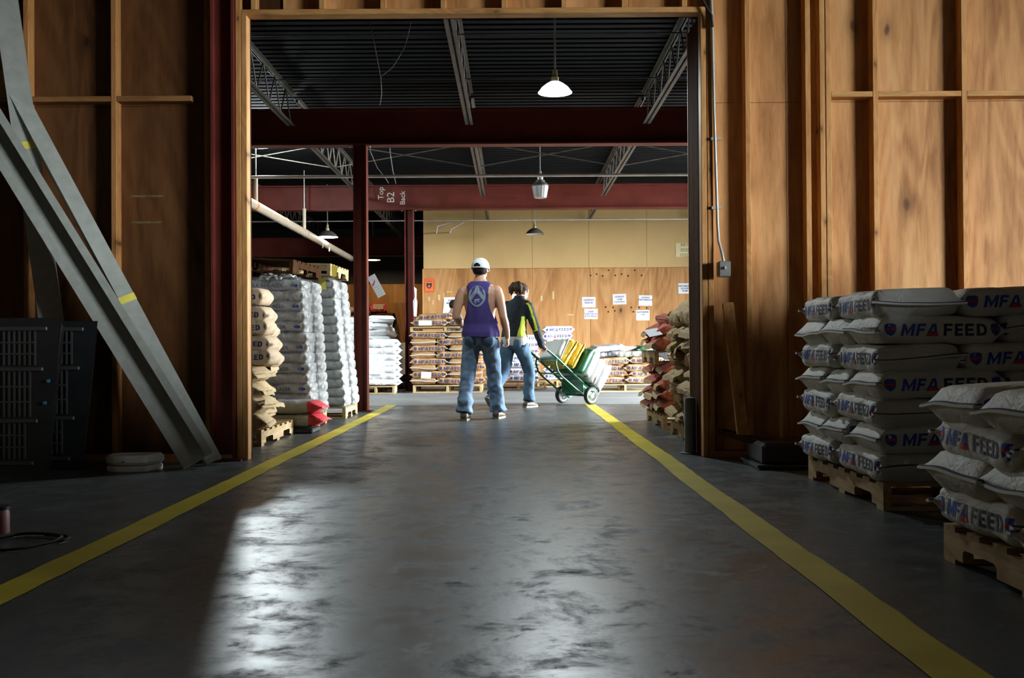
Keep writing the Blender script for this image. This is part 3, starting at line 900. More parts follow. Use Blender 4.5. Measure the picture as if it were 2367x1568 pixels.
# pipes and conduits
def pipe(pts, rad, mat, name, label, cat='pipe', n=10):
    o = MB().tube(pts, rad, mat, n).build(name, smooth=True, sharp=True); return tag(o, label, cat)
cab0 = plain('dull_conduit', (0.06,0.06,0.058), 0.6)
w1 = plain('white_pipe', (0.74,0.74,0.70), 0.4)
a = at(560, 410, 13.3)
pipe([(-6.5, 13.3, a.z), (7.2, 13.3, a.z)], 0.020, w1, 'overhead_pipe', 'thin white pipe running across under the roof between the beams')
pipe([(-7, 19.0, 3.20), (-1.0, 19.0, 3.20), (7.2, 19.0, 3.20)], 0.011, STEM, 'conduit', 'thin grey conduit crossing before the tan back wall', 'conduit')
pipe([(-7, 9.6, 3.80), (7.2, 9.6, 3.80)], 0.008, cab0, 'conduit', 'thin conduit across the roof above the lit lamp', 'conduit')
pipe([(-7, 11.2, 3.80), (7.2, 11.2, 3.80)], 0.008, cab0, 'conduit', 'thin conduit across the roof close to the front beam', 'conduit')
# sprinkler main with hangers
q0 = at(560, 465, 13.4); q1 = at(772, 561, 19.6)
sx, sz = -3.62, 2.80
r = empty('sprinkler_main', (sx, 16.5, sz), 0, 'thick cream sprinkler pipe slanting away under the red beam', 'pipe')
inv = Matrix.Translation((-sx, -16.5, -sz))
def sp(name, mb, **kw):
    o = mb.build(name, r, **kw); o.matrix_parent_inverse = inv
sp('pipe_run', MB().tube([(sx, 9, sz), (sx, 22.5, sz)], 0.066, MAT['pipe'], 16), smooth=True, sharp=True)
for y in (14.1, 17.4):
    sp('hanger', MB().tube([(sx, y, sz + 0.06), (sx, y, sz + 0.42)], 0.03, MAT['pipe'], 10).tube([(sx, y, sz + 0.38), (sx, y, DECK)], 0.010, STEM, 6), smooth=True, sharp=True)
for y in (14.0, 15.9, 17.5):
    sp('clamp', MB().tube([(sx, y, sz), (sx, y + 0.05, sz)], 0.071, MAT['orange'] if y == 14.0 else MAT['pipe'], 16), smooth=True, sharp=True)
for y in (18.8, 19.5):
    sp('sprinkler_head', MB().tube([(sx + 0.05, y, sz - 0.05), (sx + 0.05, y, sz - 0.13)], 0.012, STEM, 6))
# hanging cables seen against the roof
def cable(pts, label, rad=0.006, mat=None):
    o = MB().tube(pts, rad, mat or STEM, 5).build('hanging_cable', smooth=True); return tag(o, label, 'cable')
cab = plain('cable_grey', (0.22,0.21,0.2), 0.6)
cable([at(853, 40, 9.5), at(866, 105, 9.6), at(880, 180, 9.7), at(882, 215, 9.75), at(878, 244, 9.8)], 'grey cable hanging straight from the roof over the aisle', 0.005, cab)
cable([at(952, 45, 9.5), at(935, 110, 9.55), at(908, 155, 9.6), at(882, 176, 9.7)], 'grey cable swinging in a curve to the straight one', 0.005, cab)
cable([(at(853, 330, 14).x, 14, DECK), at(856, 350, 14), at(872, 388, 14), at(893, 415, 14), at(898, 424, 14)], 'slanting grey wire right beside the front column head'.replace('right ', ''), 0.006, cab)
cable([(at(900, 330, 14).x, 14, DECK), at(902, 352, 14), at(908, 395, 14), at(915, 425, 14)], 'second slanting grey wire between the beams', 0.006, cab)
# pipe stubs below the tan wall head
for k, pts in enumerate((((1043, 514), (1012, 523), (1009, 539)), ((1074, 512), (1043, 530), (1040, 538)))):
    pipe([at(px, py, 20.85) for px, py in pts] + [at(pts[-1][0], pts[-1][1], BACK_Y - 0.001)], 0.012, w1, 'bent_conduit', ('bent white conduit stub on the tan wall near its edge', 'bent white conduit stub on the tan wall further along')[k], 'conduit')
# chalk marks on the rear beam
mb = MB(); yb = B2 - 0.1
for s, px, py, sz_ in (('Top', 886, 447, 0.14), ('B2', 911, 456, 0.19), ('Back', 936, 457, 0.13)):
    P = at(px, py, B2 - 0.012)
    flat_text(mb, s, Matrix.Translation((P.x, B2 - 0.0095, P.z)) @ Matrix.Rotation(R(90), 4, 'X') @ Matrix.Rotation(R(90), 4, 'Z'), MAT['chalk'], sz_, bold=0.005)
mb.build('chalk_lettering', b2)
# ================================================================== stacks of bags
ORD = ['bottom','second','third','fourth','fifth','sixth','seventh','eighth','ninth','tenth','eleventh','twelfth','thirteenth','fourteenth']
def ordl(i, n): return 'top' if i == n - 1 else ORD[i]
rb = random.Random(11)
def jit(a=0.012): return rb.uniform(-a, a)

# ---- tall white stack beside the aisle (five-bag pinwheel, seven layers)
L_, W_, H_ = 0.61, 0.415, 0.150
white = [bag_proto('white_feed_bag', L_, W_, H_, s, BM['white'], 'mfa', scale=0.97) for s in (1, 2, 3, 4)]
KX, KY, LAY = 1.68, 4.60, 0.127
pallet(1.72, 2.74, KY + 0.03, KY + 1.2, 0, 'grey-brown wooden pallet under the tall white bag stack')
G = 'white feed bags of the tall stack'
def kbag(i, x, y, rz, where, n=7, extra=0.0, rx=0, ry=0):
    z = 0.13 + LAY*i + extra
    put_bag('feed_bag', rb.choice(white), (x + jit(), y + jit(), z), rz + jit(0.04), f'white feed bag, {ordl(i, n)} layer of the tall stack, {where}', G, rx + jit(0.03), ry + jit(0.03))
for i in range(7):
    if i % 2 == 0:      # two bags along the aisle, then bags across
        kbag(i, KX + 0.20, KY + 0.30, R(-90), 'camera end of the aisle face', rx=0, extra=0.0)
        kbag(i, KX + 0.20, KY + 0.92, R(-90), 'doorway end of the aisle face')
        kbag(i, KX + 0.71, KY + 0.20, 0, 'front face away from the aisle')
        if i == 6:
            kbag(i, KX + 0.72, KY + 0.61, 0, 'middle, away from aisle', extra=0.01)
            kbag(i, KX + 0.72, KY + 1.01, 0, 'wall end, away from aisle', extra=0.0)
    else:               # three bags end-on to the aisle
        kbag(i, KX + 0.30, KY + 0.20, 0, 'corner facing the camera')
        kbag(i, KX + 0.30, KY + 0.61, 0, 'middle of the aisle face')
        kbag(i, KX + 0.30, KY + 1.02, 0, 'doorway end of the aisle face')
        kbag(i, KX + 0.82, KY + 0.30, R(90), 'front face away from the aisle')
# ---- low white stack beside it, nearer the camera
MX, MY = 1.50, 3.62
pallet(1.55, 2.55, MY - 1.22, MY - 0.03, 0, 'pale wooden pallet under the low white bag stack', mats=None)
G = 'white feed bags of the low stack'
def mbag(i, x, y, rz, where, n=4):
    put_bag('feed_bag', rb.choice(white), (x + jit(), y + jit(), 0.128 + 0.122*i), rz + jit(0.04), f'white feed bag, {ordl(i, n)} layer of the low stack, {where}', G, jit(0.03), jit(0.03))
for i in range(4):
    if i % 2 == 0:
        mbag(i, MX + 0.22, MY - 0.31, R(-90), 'doorway end of the aisle face')
        mbag(i, MX + 0.22, MY - 0.92, R(-90), 'camera end of the aisle face')
    else:
        mbag(i, MX + 0.30, MY - 0.21, 0, 'doorway end of the aisle face')
        mbag(i, MX + 0.30, MY - 0.62, 0, 'middle of the aisle face')
        mbag(i, MX + 0.30, MY - 1.02, 0, 'camera end of the aisle face')
        if i == 3:
            mbag(i, MX + 0.83, MY - 0.31, R(90), 'wall side beside the tall stack')
            mbag(i, MX + 0.83, MY - 0.92, R(90), 'wall side close to the camera')

# ---- tan bags just inside the doorway
G = 'tan feed bags inside the doorway'
tan = [bag_proto('tan_feed_bag', 0.62, 0.42, 0.145, s, BM['tanw'], 'mfa_plain', end=None, scale=0.72, nz=0.012, wordx=0.095, taper=0.12, endh=0.4) for s in (1, 2)]
kp = [bag_proto('plain_kraft_bag', 0.58, 0.415, 0.145, s, BM['kraftp'], None, end='flap', nz=0.014, taper=0.34) for s in (1, 2, 3)]
pallet(-3.05, -1.98, 7.85, 9.0, 0, 'wooden pallet under the tan bags inside the doorway')
for i in range(9):
    z = 0.13 + 0.122*i
    if i < 3 or i == 3:
        put_bag('feed_bag', kp[i % 3], (-2.25 + jit(0.03), 8.02 + jit(0.02), z), jit(0.15), f'creased kraft bag with torn flap, {ordl(i, 9)} layer beside the doorway post', G, jit(0.08), jit(0.08))
        put_bag('feed_bag', kp[(i + 1) % 3], (-2.33 + jit(0.03), 8.45 + jit(0.02), z), jit(0.1), f'creased kraft bag behind the first, {ordl(i, 9)} layer beside the doorway post', G, jit(0.05), jit(0.05))
    else:
        dx = -0.018*(i - 4)
        put_bag('feed_bag', tan[i % 2], (-2.21 + dx, 8.05 + jit(0.02), z), jit(0.05), f'tan feed bag with blue print, {ordl(i, 9)} layer beside the doorway post', G, jit(0.04), jit(0.05))
        if i < 8: put_bag('feed_bag', tan[(i + 1) % 2], (-2.30 + dx, 8.5 + jit(0.02), z - 0.01), jit(0.05) + R(180), f'tan feed bag behind the first, {ordl(i, 9)} layer beside the doorway post', G, jit(0.03), jit(0.03))

# ---- two shrink-wrapped stacks
sil = [bag_proto('wrapped_bag', 0.63, 0.43, 0.115, s, BM['silver'], 'calf', end=None, scale=1.0, nz=0.008, taper=0.07, endh=0.90, wordx=-0.03) for s in (1, 2)]
silp = [bag_proto('wrapped_plain_bag', 0.63, 0.43, 0.115, s, BM['silver'], None, end=None, nz=0.011, taper=0.07, endh=0.90) for s in (1, 2)]
def film_material():
    m, t, b = nt('clear_stretch_film')
    v = mapping(t, (1, 1, 0.6)); n = tex_noise(t, v, 9, 5, 0.6, 1.5)
    b.inputs['Base Color'].default_value = (0.42,0.44,0.45,1); b.inputs['Roughness'].default_value = 0.12
    b.inputs['Specular IOR Level'].default_value = 0.9
    a = ramp(t, n, [(0.40, (0.10,)*3), (0.62, (0.45,)*3)])
    t.links.new(a, b.inputs['Alpha']); bump(t, b, n, 0.8, 0.03)
    return m
FILM = film_material()
def wrap_film(x0, x1, y0, y1, z0, z1, lay, seed, label, lean=0.0):
    """bulging sleeve of film, dented between the layers, open below and gathered on top"""
    nx, ny, nz_ = 14, 14, 46
    ring = [(-1 + 2*i/nx, -1) for i in range(nx)] + [(1, -1 + 2*i/ny) for i in range(ny)] + [(1 - 2*i/nx, 1) for i in range(nx)] + [(-1, 1 - 2*i/ny) for i in range(ny)]
    cx, cy, hx, hy = (x0+x1)/2, (y0+y1)/2, (x1-x0)/2, (y1-y0)/2
    vs = []; fs = []; m = len(ring)
    for j in range(nz_ + 1):
        z = z0 + (z1 - z0)*j/nz_
        ph = abs(math.sin(math.pi*(z - z0)/lay))
        for (a, b_) in ring:
            rr = 1 - 0.035*(1 - ph**0.6) + 0.018*noise.noise(Vector((a*3, b_*3, z*6 + seed)))
            c = min(1, (abs(a)**8 + abs(b_)**8)**(-1/8)) if (a or b_) else 1
            if j == nz_: rr *= 0.93
            vs.append((cx + a*c*hx*rr - lean*(z - z0), cy + b_*c*hy*rr, z + 0.012*noise.noise(Vector((a*4, b_*4, seed + z)))))
    for j in range(nz_):
        for k in range(m):
            k2 = (k + 1) % m
            fs.append((j*m + k, j*m + k2, (j+1)*m + k2, (j+1)*m + k))
    fs.append([nz_*m + k for k in range(m)])
    o = MB().add(vs, fs, FILM).build('stretch_film', smooth=True)
    return tag(o, label, 'plastic wrap')
def wrapped(x1, y0, layers, lay, lean, G, nm, printed=True):
    pallet(x1 - 1.05, x1 - 0.02, y0 + 0.02, y0 + 0.85, 0, f'wooden pallet under the {nm} shrink-wrapped stack')
    for i in range(layers):
        z = 0.13 + lay*i; dx = -lean*lay*i
        pr = (sil if (i % 2 == 0 and printed) else silp)[i % 2]
        put_bag('feed_bag', pr, (x1 - 0.33 + dx + jit(0.01), y0 + 0.21, z), jit(0.02), f'silver-grey bag facing the camera, {ordl(i, layers)} layer of the {nm} wrapped stack', G, jit(0.02), jit(0.02))
        put_bag('feed_bag', silp[i % 2], (x1 - 0.31 + dx, y0 + 0.62, z), jit(0.02), f'silver-grey bag behind the first, {ordl(i, layers)} layer of the {nm} wrapped stack', G)
        put_bag('feed_bag', silp[(i + 1) % 2], (x1 - 0.92 + dx, y0 + 0.22, z), jit(0.02), f'silver-grey bag on the far side, {ordl(i, layers)} layer of the {nm} wrapped stack', G)
wrapped(-1.90, 9.45, 13, 0.099, 0.06, 'bags of the nearer wrapped stack', 'nearer')
wrap_film(-3.20, -1.885, 9.43, 10.30, 0.13, 1.45, 0.099, 3, 'clear crinkled film around the nearer stack of grey bags', 0.06)
wrapped(-1.80, 10.85, 14, 0.099, 0.10, 'bags of the farther wrapped stack', 'farther', False)
wrap_film(-3.10, -1.785, 10.83, 11.70, 0.13, 1.55, 0.099, 8, 'clear crinkled film around the farther stack with a pallet on top', 0.10)
# the pallets lying on top of them
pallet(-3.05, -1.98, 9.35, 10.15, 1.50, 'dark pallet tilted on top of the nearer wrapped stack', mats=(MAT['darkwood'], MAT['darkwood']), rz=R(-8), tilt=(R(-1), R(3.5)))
pallet(-3.02, -1.93, 10.75, 11.65, 1.575, 'pale lit pallet on top of the farther wrapped stack', rz=R(-3), tilt=(0, R(2)))
for k, (px, py, Y, lab) in enumerate(((746, 660, 10.835, 'yellow paper tag on the film beside the dark pallet corner'), (771, 629, 10.80, 'yellow paper tag hanging from the pale pallet'))):
    p = at(px, py, Y)
    o = MB().box(-0.035, 0.035, -0.001, 0.001, -0.05, 0.07, MAT['yellowtag']).build('paper_tag'); o.location = p; o.rotation_euler = (R(8), R(14 if k else -8), R(10))
    tag(o, lab, 'tag')
# crumpled film scraps on the nearer stack
for k, (px, py) in enumerate(((662, 655), (625, 655))):
    p = at(px, py, 9.6); vs = []; fs = []
    n = 9
    for i in range(n):
        for j in range(n):
            u, v = -1 + 2*i/(n-1), -1 + 2*j/(n-1)
            vs.append((u*0.09, v*0.10, 0.06*(1 - (u*u + v*v)/2) + 0.035*noise.noise(Vector((u*2.3, v*2.3, k*5)))))
            if i and j: a = i*n + j; fs.append((a-n-1, a-n, a, a-1))
    o = MB().add(vs, fs, BM['bright']).build('plastic_scrap', smooth=True); o.location = (p.x, p.y, 1.44)
    sm = o.modifiers.new('thickness', 'SOLIDIFY'); sm.thickness = 0.004
    tag(o, ('crumpled white plastic lying on the nearer wrapped stack beside the dark pallet', 'small crumpled white plastic on the nearer wrapped stack next to the doorway post')[k], 'plastic')

# ---- two grey bags with red ends lying in the aisle before the wrapped stack
gr = [bag_proto('grey_red_bag', 0.56, 0.40, 0.13, s, BM['grey'], None, end='tape', tapecol=BM['red'], linecol=None, endprint=(BM['red'], 0.52, 1), nz=0.008, taper=0.34) for s in (1, 2)]
b0 = MB().box(-2.31, -1.81, 9.02, 9.40, 0, 0.045, MAT['blackplastic']).build('low_skid', bevel=0.01); tag(b0, 'low black skid under the two grey bags with red ends', 'skid')
for i in range(2):
    put_bag('feed_bag', gr[i], (-2.02 + 0.015*(1 - i), 9.22, 0.045 + 0.122*i), jit(0.03), f'grey bag with red printed end, {"upper" if i else "lower"} of the two on the floor', 'grey bags with red ends')

# ---- bright white bags in the daylight behind the column
pw = [bag_proto('bright_white_bag', 0.68, 0.46, 0.125, s, BM['bright'], None, end='tape', linecol=None, tapecol=BM['bright'], nz=0.009) for s in (1, 2, 3)]
pallet(-3.5, -2.30, 17.26, 18.3, 0, 'wooden pallet under the tall bright white stack')
pallet(-2.62, -1.98, 16.75, 17.25, 0, 'wooden pallet under the short bright white stack beside the barrel')
G = 'bright white bags behind the column'
for i in range(11):
    put_bag('feed_bag', pw[i % 3], (-2.76 + jit(0.015), 17.5, 0.13 + 0.1055*i), jit(0.03), f'bright white bag, {ordl(i, 11)} layer of the tall stack behind the steel column', G, jit(0.03), jit(0.03))
for i in range(6, 11):
    put_bag('feed_bag', pw[(i + 1) % 3], (-2.33 + jit(0.03), 17.62, 0.13 + 0.1055*i - 0.02), R(90) + jit(0.2), f'bright white bag turned end-on, {ordl(i, 11)} layer of the tall stack behind the column', G, jit(0.1), 0.1 + jit(0.08))
G = 'short stack of bright white bags'
for i in range(7):
    put_bag('feed_bag', pw[(i + 1) % 3], (-2.24 + jit(0.015), 17.0, 0.13 + 0.106*i), jit(0.04), f'bright white bag, {ordl(i, 7)} layer of the short stack beside the barrel', G, jit(0.02), jit(0.03), sz=1.25 if i == 6 else 1.0)
t_ = MB().box(-0.13, 0.13, -0.002, 0, -0.17, 0.17, BM['bright']).build('loose_sheet'); t_.location = (-2.28, 16.755, 0.50); tag(t_, 'white sheet hanging on the front of the short bright stack', 'sheet')

# ---- kraft bags with printed name on a pallet behind the man
EX, EY = -1.74, 17.0
kr = [bag_proto('kraft_feed_bag', 0.62, 0.44, 0.132, s, BM['kraft'], 'mfa_dark', end='tape', tapecol=TAPE, linecol=None, scale=0.92, nz=0.009) for s in (1, 2, 3)]
pallet(EX + 0.04, EX + 1.22, EY + 0.02, EY + 1.2, 0, 'wooden pallet under the kraft bags behind the walking man')
G = 'kraft feed bags behind the walking man'
for i in range(8):
    z = 0.13 + 0.112*i
    def eb(x, y, rz, where):
        put_bag('feed_bag', rb.choice(kr), (x + jit(), y + jit(), z), rz + jit(0.03), f'brown kraft bag, {ordl(i, 8)} layer of the pallet-topped stack, {where}', G, jit(0.02), jit(0.03))
    if i % 2 == 0:      # end-on at the column side, lettering beyond
        eb(EX + 0.22, EY + 0.31, R(90), 'column side')
        eb(EX + 0.76, EY + 0.22, 0, 'middle of the front')
        eb(EX + 0.95, EY + 0.66, 0, 'behind the front row')
        eb(EX + 1.0, EY + 0.98, 0, 'wall side')
    else:
        eb(EX + 0.32, EY + 0.22, 0, 'column side')
        eb(EX + 0.88, EY + 0.31, R(90), 'middle of the front')
        eb(EX + 1.0, EY + 0.75, R(90), 'behind the front row')
pallet(EX - 0.0, EX + 1.2, EY + 0.0, EY + 1.2, 0.13 + 0.112*8 + 0.014, 'weathered pallet lying on top of the kraft bag stack', h=0.09)
zt = 0.13 + 0.112*8 + 0.104
put_bag('feed_bag', kr[0], (EX + 0.32, EY + 0.22, zt), 0.05, 'brown kraft feed bag with a white slip, on the pallet beside the column', G)
put_bag('feed_bag', kr[1], (EX + 0.97, EY + 0.24, zt), -0.06, 'brown kraft feed bag on the upper pallet, next to the walking man', G)
put_bag('feed_bag', kr[2], (EX + 0.42, EY + 0.28, zt + 0.105), 0.0, 'topmost brown kraft feed bag above the upper pallet', G, 0, R(-4))
s1 = MB().box(-0.11, 0.11, -0.001, 0.001, -0.04, 0.045, MAT['paper']).build('paper_slip'); s1.location = (EX + 0.26, EY - 0.012, zt + 0.062); s1.rotation_euler = (R(-10), 0, 0); tag(s1, 'blank white slip stuck on the kraft bag above the pallet', 'paper')
s2 = MB().box(-0.085, 0.085, -0.001, 0.001, -0.055, 0.055, MAT['paper']).build('paper_slip'); s2.location = (EX + 0.27, EY - 0.012, 0.13 + 0.112*1 + 0.06); s2.rotation_euler = (R(-4), R(3), 0); tag(s2, 'white printed slip on a low kraft bag near the floor', 'paper')

# ---- white printed bags near the back wall
wf = [bag_proto('white_back_bag', 0.60, 0.42, 0.145, s, BM['bright'], 'mfa', end='tape', scale=0.90, linecol=None) for s in (1, 2)]
G = 'white feed bags near the back wall'
pallet(0.48, 1.25, 19.1, 20.2, 0, 'wooden pallet under the white bags by the back wall')
for i in range(8):
    put_bag('feed_bag', wf[i % 2], (0.88 + (0.05 if i in (5,) else 0) + jit(0.015), 19.35, 0.13 + 0.128*i), jit(0.03), f'white printed feed bag, {ordl(i, 8)} layer of the stack against the plywood wall', G, jit(0.02), jit(0.02), sz=1.05)
pallet(-0.40, 0.62, 18.2, 19.0, 0, 'wooden pallet under the white bags behind the woman')
for i in range(7):
    put_bag('feed_bag', wf[(i + 1) % 2], (0.20 + jit(0.015), 18.42, 0.13 + 0.122*i), jit(0.03), f'white printed feed bag, {ordl(i, 7)} layer of the stack behind the woman', G, jit(0.02), jit(0.02))

# ---- mixed pile: printed kraft bags below, dark plastic bags on top
HX, HY = 1.30, 16.95
pallet(HX, HX + 1.25, HY, HY + 1.1, 0, 'wooden pallet under the mixed pile beyond the hand truck')
G = 'bags of the mixed pile beyond the hand truck'
for i in range(4):
    for j in range(2):
        put_bag('feed_bag', kr[(i + j) % 3], (HX + 0.30 + 0.62*j + jit(0.04) + (0.06 if i % 2 else 0), HY + 0.2 + jit(0.03), 0.13 + 0.108*i), jit(0.08), f'brown kraft feed bag, {ORD[i]} layer of the mixed pile, {"dolly side" if j == 0 else "brown stack side"}', G, jit(0.04), jit(0.05))
pl = lambda nm, mat, s: bag_proto(nm, 0.62, 0.42, 0.12, s, mat, None, end='tape', tapecol=mat, linecol=None, nz=0.014, taper=0.3)
mixed = [(pl('dark_bag', BM['dark'], 1), 0.30, 0.25, 0.565, 0.25, 'black plastic bag on the mixed pile beside the loaded bags'),
         (pl('silver_bag', BM['silver'], 3), 0.36, 0.38, 0.685, 0.18, 'ribbed silver-grey plastic bag on top of the mixed pile'),
         (pl('grey_bag', BM['grey'], 3), 0.78, 0.28, 0.565, -0.1, 'pale grey bag with a brown picture on the mixed pile'),
         (pl('silver_bag2', BM['silver'], 4), 0.82, 0.52, 0.665, 0.1, 'dull silver plastic bag lying behind the pile top'),
         (pl('green_bag', BM['green'], 1), 1.12, 0.45, 0.655, 0.15, 'dark green plastic bag on the mixed pile'),
         (pl('dark_bag', BM['dark'], 2), 1.15, 0.32, 0.55, -0.2, 'black plastic bag under the dark green one')]
for pr, dx, dy, z, rz, lab in mixed:
    put_bag('feed_bag', pr, (HX + dx, HY + dy, z), rz, lab, G, jit(0.1), jit(0.14))
pm = MB().box(-0.16, 0.16, -0.055, 0.055, 0, 0.004, BM['redk']).build('bag_label'); pm.location = (HX + 0.80, HY + 0.14, 0.665); pm.rotation_euler = (R(28), 0, -0.1); tag(pm, 'brown printed picture panel on the pale grey bag', 'label')

# ---- kraft stacks along the aisle beyond the doorway: plain ones, then red-printed ones
G = 'plain kraft bags beside the aisle'
JX0, JY0 = 1.37, 7.62
pallet(JX0 + 0.03, JX0 + 1.05, JY0 + 0.03, JY0 + 1.2, 0, 'pale wooden pallet under the plain kraft stack behind the doorway post')
for i in range(8):
    z = 0.13 + 0.114*i
    def jb(x, y, rz, where):
        put_bag('feed_bag', rb.choice(kp), (x + jit(0.03), y + jit(0.02), z), rz + jit(0.12), f'plain kraft paper bag, {ordl(i, 8)} layer of the stack behind the doorway post, {where}', G, jit(0.07), jit(0.08))
    if i % 3 == 1:
        jb(JX0 + 0.22, JY0 + 0.34, R(90), 'doorway half'); jb(JX0 + 0.22, JY0 + 0.93, R(90), 'far half')
    else:
        jb(JX0 + 0.29, JY0 + 0.22, 0, 'doorway end'); jb(JX0 + 0.29, JY0 + 0.62, 0, 'middle'); jb(JX0 + 0.29, JY0 + 1.02, 0, 'far end')
rk = [bag_proto('red_kraft_bag', 0.58, 0.415, 0.145, s, BM['kraftp'], None, end='flap', nz=0.014, taper=0.34, endprint=(BM['redk'], 0.48, -1)) for s in (1, 2)]
G = 'red-printed kraft bags beside the aisle'
IX0, IY0 = 1.37, 9.2
pallet(IX0 + 0.03, IX0 + 1.05, IY0 + 0.05, IY0 + 1.2, 0, 'wooden pallet under the red-printed kraft stack')
for i in range(4):
    z = 0.13 + 0.112*i
    for j in range(3):
        put_bag('feed_bag', rb.choice(rk), (IX0 + 0.29 + jit(0.04), IY0 + 0.22 + 0.40*j, z), jit(0.12), f'kraft bag with red printed end, {ORD[i]} layer of the red stack, {("doorway end", "middle", "far end")[j]}', G, jit(0.08), jit(0.09))
pallet(IX0 + 0.0, IX0 + 1.02, IY0 + 0.35, IY0 + 1.32, 0.60, 'wooden pallet held between two loads of red-printed bags')
for i in range(2):
    for j in range(3):
        put_bag('feed_bag', rb.choice(rk), (IX0 + 0.26 + jit(0.04), IY0 + 0.30 + 0.40*j, 0.735 + 0.112*i), jit(0.15), f'kraft bag with red printed end, {("lower", "upper")[i]} layer on the held pallet, {("doorway end", "middle", "far end")[j]}', G, jit(0.08), jit(0.1))
rbag = bag_proto('red_face_bag', 0.60, 0.42, 0.15, 5, BM['redk'], None, end='flap', nz=0.012)
put_bag('feed_bag', rbag, (IX0 + 0.36, IY0 + 0.40, 0.945), 0.1, 'red-faced kraft bag lying across the top of the red stack', G, 0.05, 0)
put_bag('feed_bag', kp[1], (JX0 + 0.40, JY0 + 1.12, 0.13 + 0.114*8 - 0.01), R(35), 'plain kraft bag slumped on top beside the doorway post', 'plain kraft bags beside the aisle', 0, R(-12), sz=1.25)
slip = MB().box(-0.07, 0.07, -0.055, 0.055, 0, 0.002, MAT['paper']).build('paper_slip'); slip.location = at(1510, 769, 9.28); slip.rotation_euler = (R(35), R(-10), R(20)); tag(slip, 'white slip of paper lying on the red-printed bags', 'paper')
# ================================================================== things along the partition wall
def channel(p0, p1, face_dir, w, fl, label, name='steel_channel', lip=0.02, th=0.004, bands=()):
    """C-section from p0 to p1; the web's width runs across face_dir, flanges point along -face_dir"""
    p0, p1 = Vector(p0), Vector(p1); d = (p1 - p0).normalized()
    f = Vector(face_dir); f = (f - d*f.dot(d)).normalized(); s = d.cross(f).normalized()
    L = (p1 - p0).length
    ol = [(-w/2, -fl), (-w/2, 0), (w/2, 0), (w/2, -fl), (w/2 - lip, -fl), (w/2 - lip, -fl + th), (w/2 - th, -fl + th), (w/2 - th, -th), (-w/2 + th, -th), (-w/2 + th, -fl + th), (-w/2 + lip, -fl + th), (-w/2 + lip, -fl)]
    M = Matrix((( s.x, f.x, d.x, p0.x), (s.y, f.y, d.y, p0.y), (s.z, f.z, d.z, p0.z), (0,0,0,1)))
    r = mesh_obj(name, MB().prism(ol, 'z', 0, L, MAT['galv']).mesh(name)); r.matrix_world = M
    tag(r, label, 'metal channel', 'steel channels against the wall')
    for t in bands:
        q = MB().box(-w/2 - 0.002, w/2 + 0.002, -fl*0.6, 0.003, t, t + 0.05, MAT['yellowtag']).build('tape_band', r)
    return r
Yc = 6.45
channel(at(164, 1068, 6.66), at(8, -30, 6.82), (0.30, -1, 0.2), 0.150, 0.06, 'pale steel channel leaning almost upright behind the black crates', bands=(2.15,))
channel(at(460, 1066, 6.50), at(-96, 165, 6.68), (-0.25, 1, -0.2), 0.205, 0.085, 'wide grey steel channel leaning diagonally in front of the others', lip=0.05)
channel(at(496, 1066, 6.60), at(40, 215, 6.79), (0.55, -1, 0.2), 0.105, 0.07, 'narrow pale steel channel leaning diagonally behind the wide one', bands=(1.22,))

def crate(x1, yf, w, h, depth, label, taper=0.10):
    """tall ribbed black plastic kennel half standing on its side"""
    r = empty('kennel_crate', (x1 - w/2, yf + depth/2, 0), 0, label, 'crate', 'black plastic kennel crates')
    m = MAT['blackplastic']
    hw = w/2; t = taper
    # body: tapered tub with a rounded rim
    def ring(y, grow, zz0, zz1):
        return [(-hw - grow, y, zz0 - 0), (hw - t + grow, y, zz0), (hw + grow, y, zz1), (-hw - grow, y, zz1)]
    def shell(y0, y1, a0, a1, mat, name):
        vs = ring(y0, a0, 0.0, h) + ring(y1, a1, 0.0, h)
        MB().add(vs, [(0,1,5,4),(1,2,6,5),(2,3,7,6),(3,0,4,7),(4,5,6,7)], mat).build(name, r, bevel=0.02)
    shell(-depth/2, depth/2, 0.0, -0.02, m, 'tub')
    MB().add(ring(-depth/2 - 0.012, 0.02, 0, h + 0.02) + ring(-depth/2 + 0.03, 0.02, 0, h + 0.02), [(0,1,2,3),(4,5,6,7),(0,1,5,4),(1,2,6,5),(2,3,7,6),(3,0,4,7)], m).build('rim', r, bevel=0.012)
    rib_m = plain('crate_rib', (0.035,0.036,0.034), 0.5)
    for z in (0.075, 0.335, 0.655, 0.905):
        MB().box(-hw + 0.02, hw - t*(1 - z/h) - 0.05, -depth/2 - 0.034, -depth/2 - 0.012, z - 0.013, z + 0.013, rib_m).build('rib', r, bevel=0.005)
    # grid of bars in each bay
    for (z0, z1) in ((0.10, 0.32), (0.36, 0.64), (0.68, 0.89)):
        mb = MB(); xr = hw - t*(1 - (z0 + z1)/2/h) - 0.12
        x = -hw + 0.03
        while x < xr:
            mb.box(x, x + 0.010, -depth/2 - 0.024, -depth/2 - 0.012, z0, z1, rib_m); x += 0.032
        for zz in (z0 + (z1 - z0)/3, z0 + 2*(z1 - z0)/3): mb.box(-hw + 0.03, xr, -depth/2 - 0.026, -depth/2 - 0.013, zz - 0.005, zz + 0.005, rib_m)
        mb.build('grille', r)
    return r
k1 = crate(-2.815, 6.17, 1.0, 0.94, 0.16, 'black plastic kennel crate with grilles and blue screws at the photo edge')
blue = plain('blue_cap', (0.02,0.16,0.24), 0.3)
for px, py in ((111, 881), (103, 932)):
    P = at(px, py, 6.14)
    o = MB().lathe([(0, 0.01), (0.010, 0.009), (0.013, 0.0), (0.006, -0.002)], 12, blue, Matrix.Rotation(R(90), 4, 'X')).build('screw_cap', k1)
    o.location = (P.x - k1.location.x, 6.145 - k1.location.y, P.z)
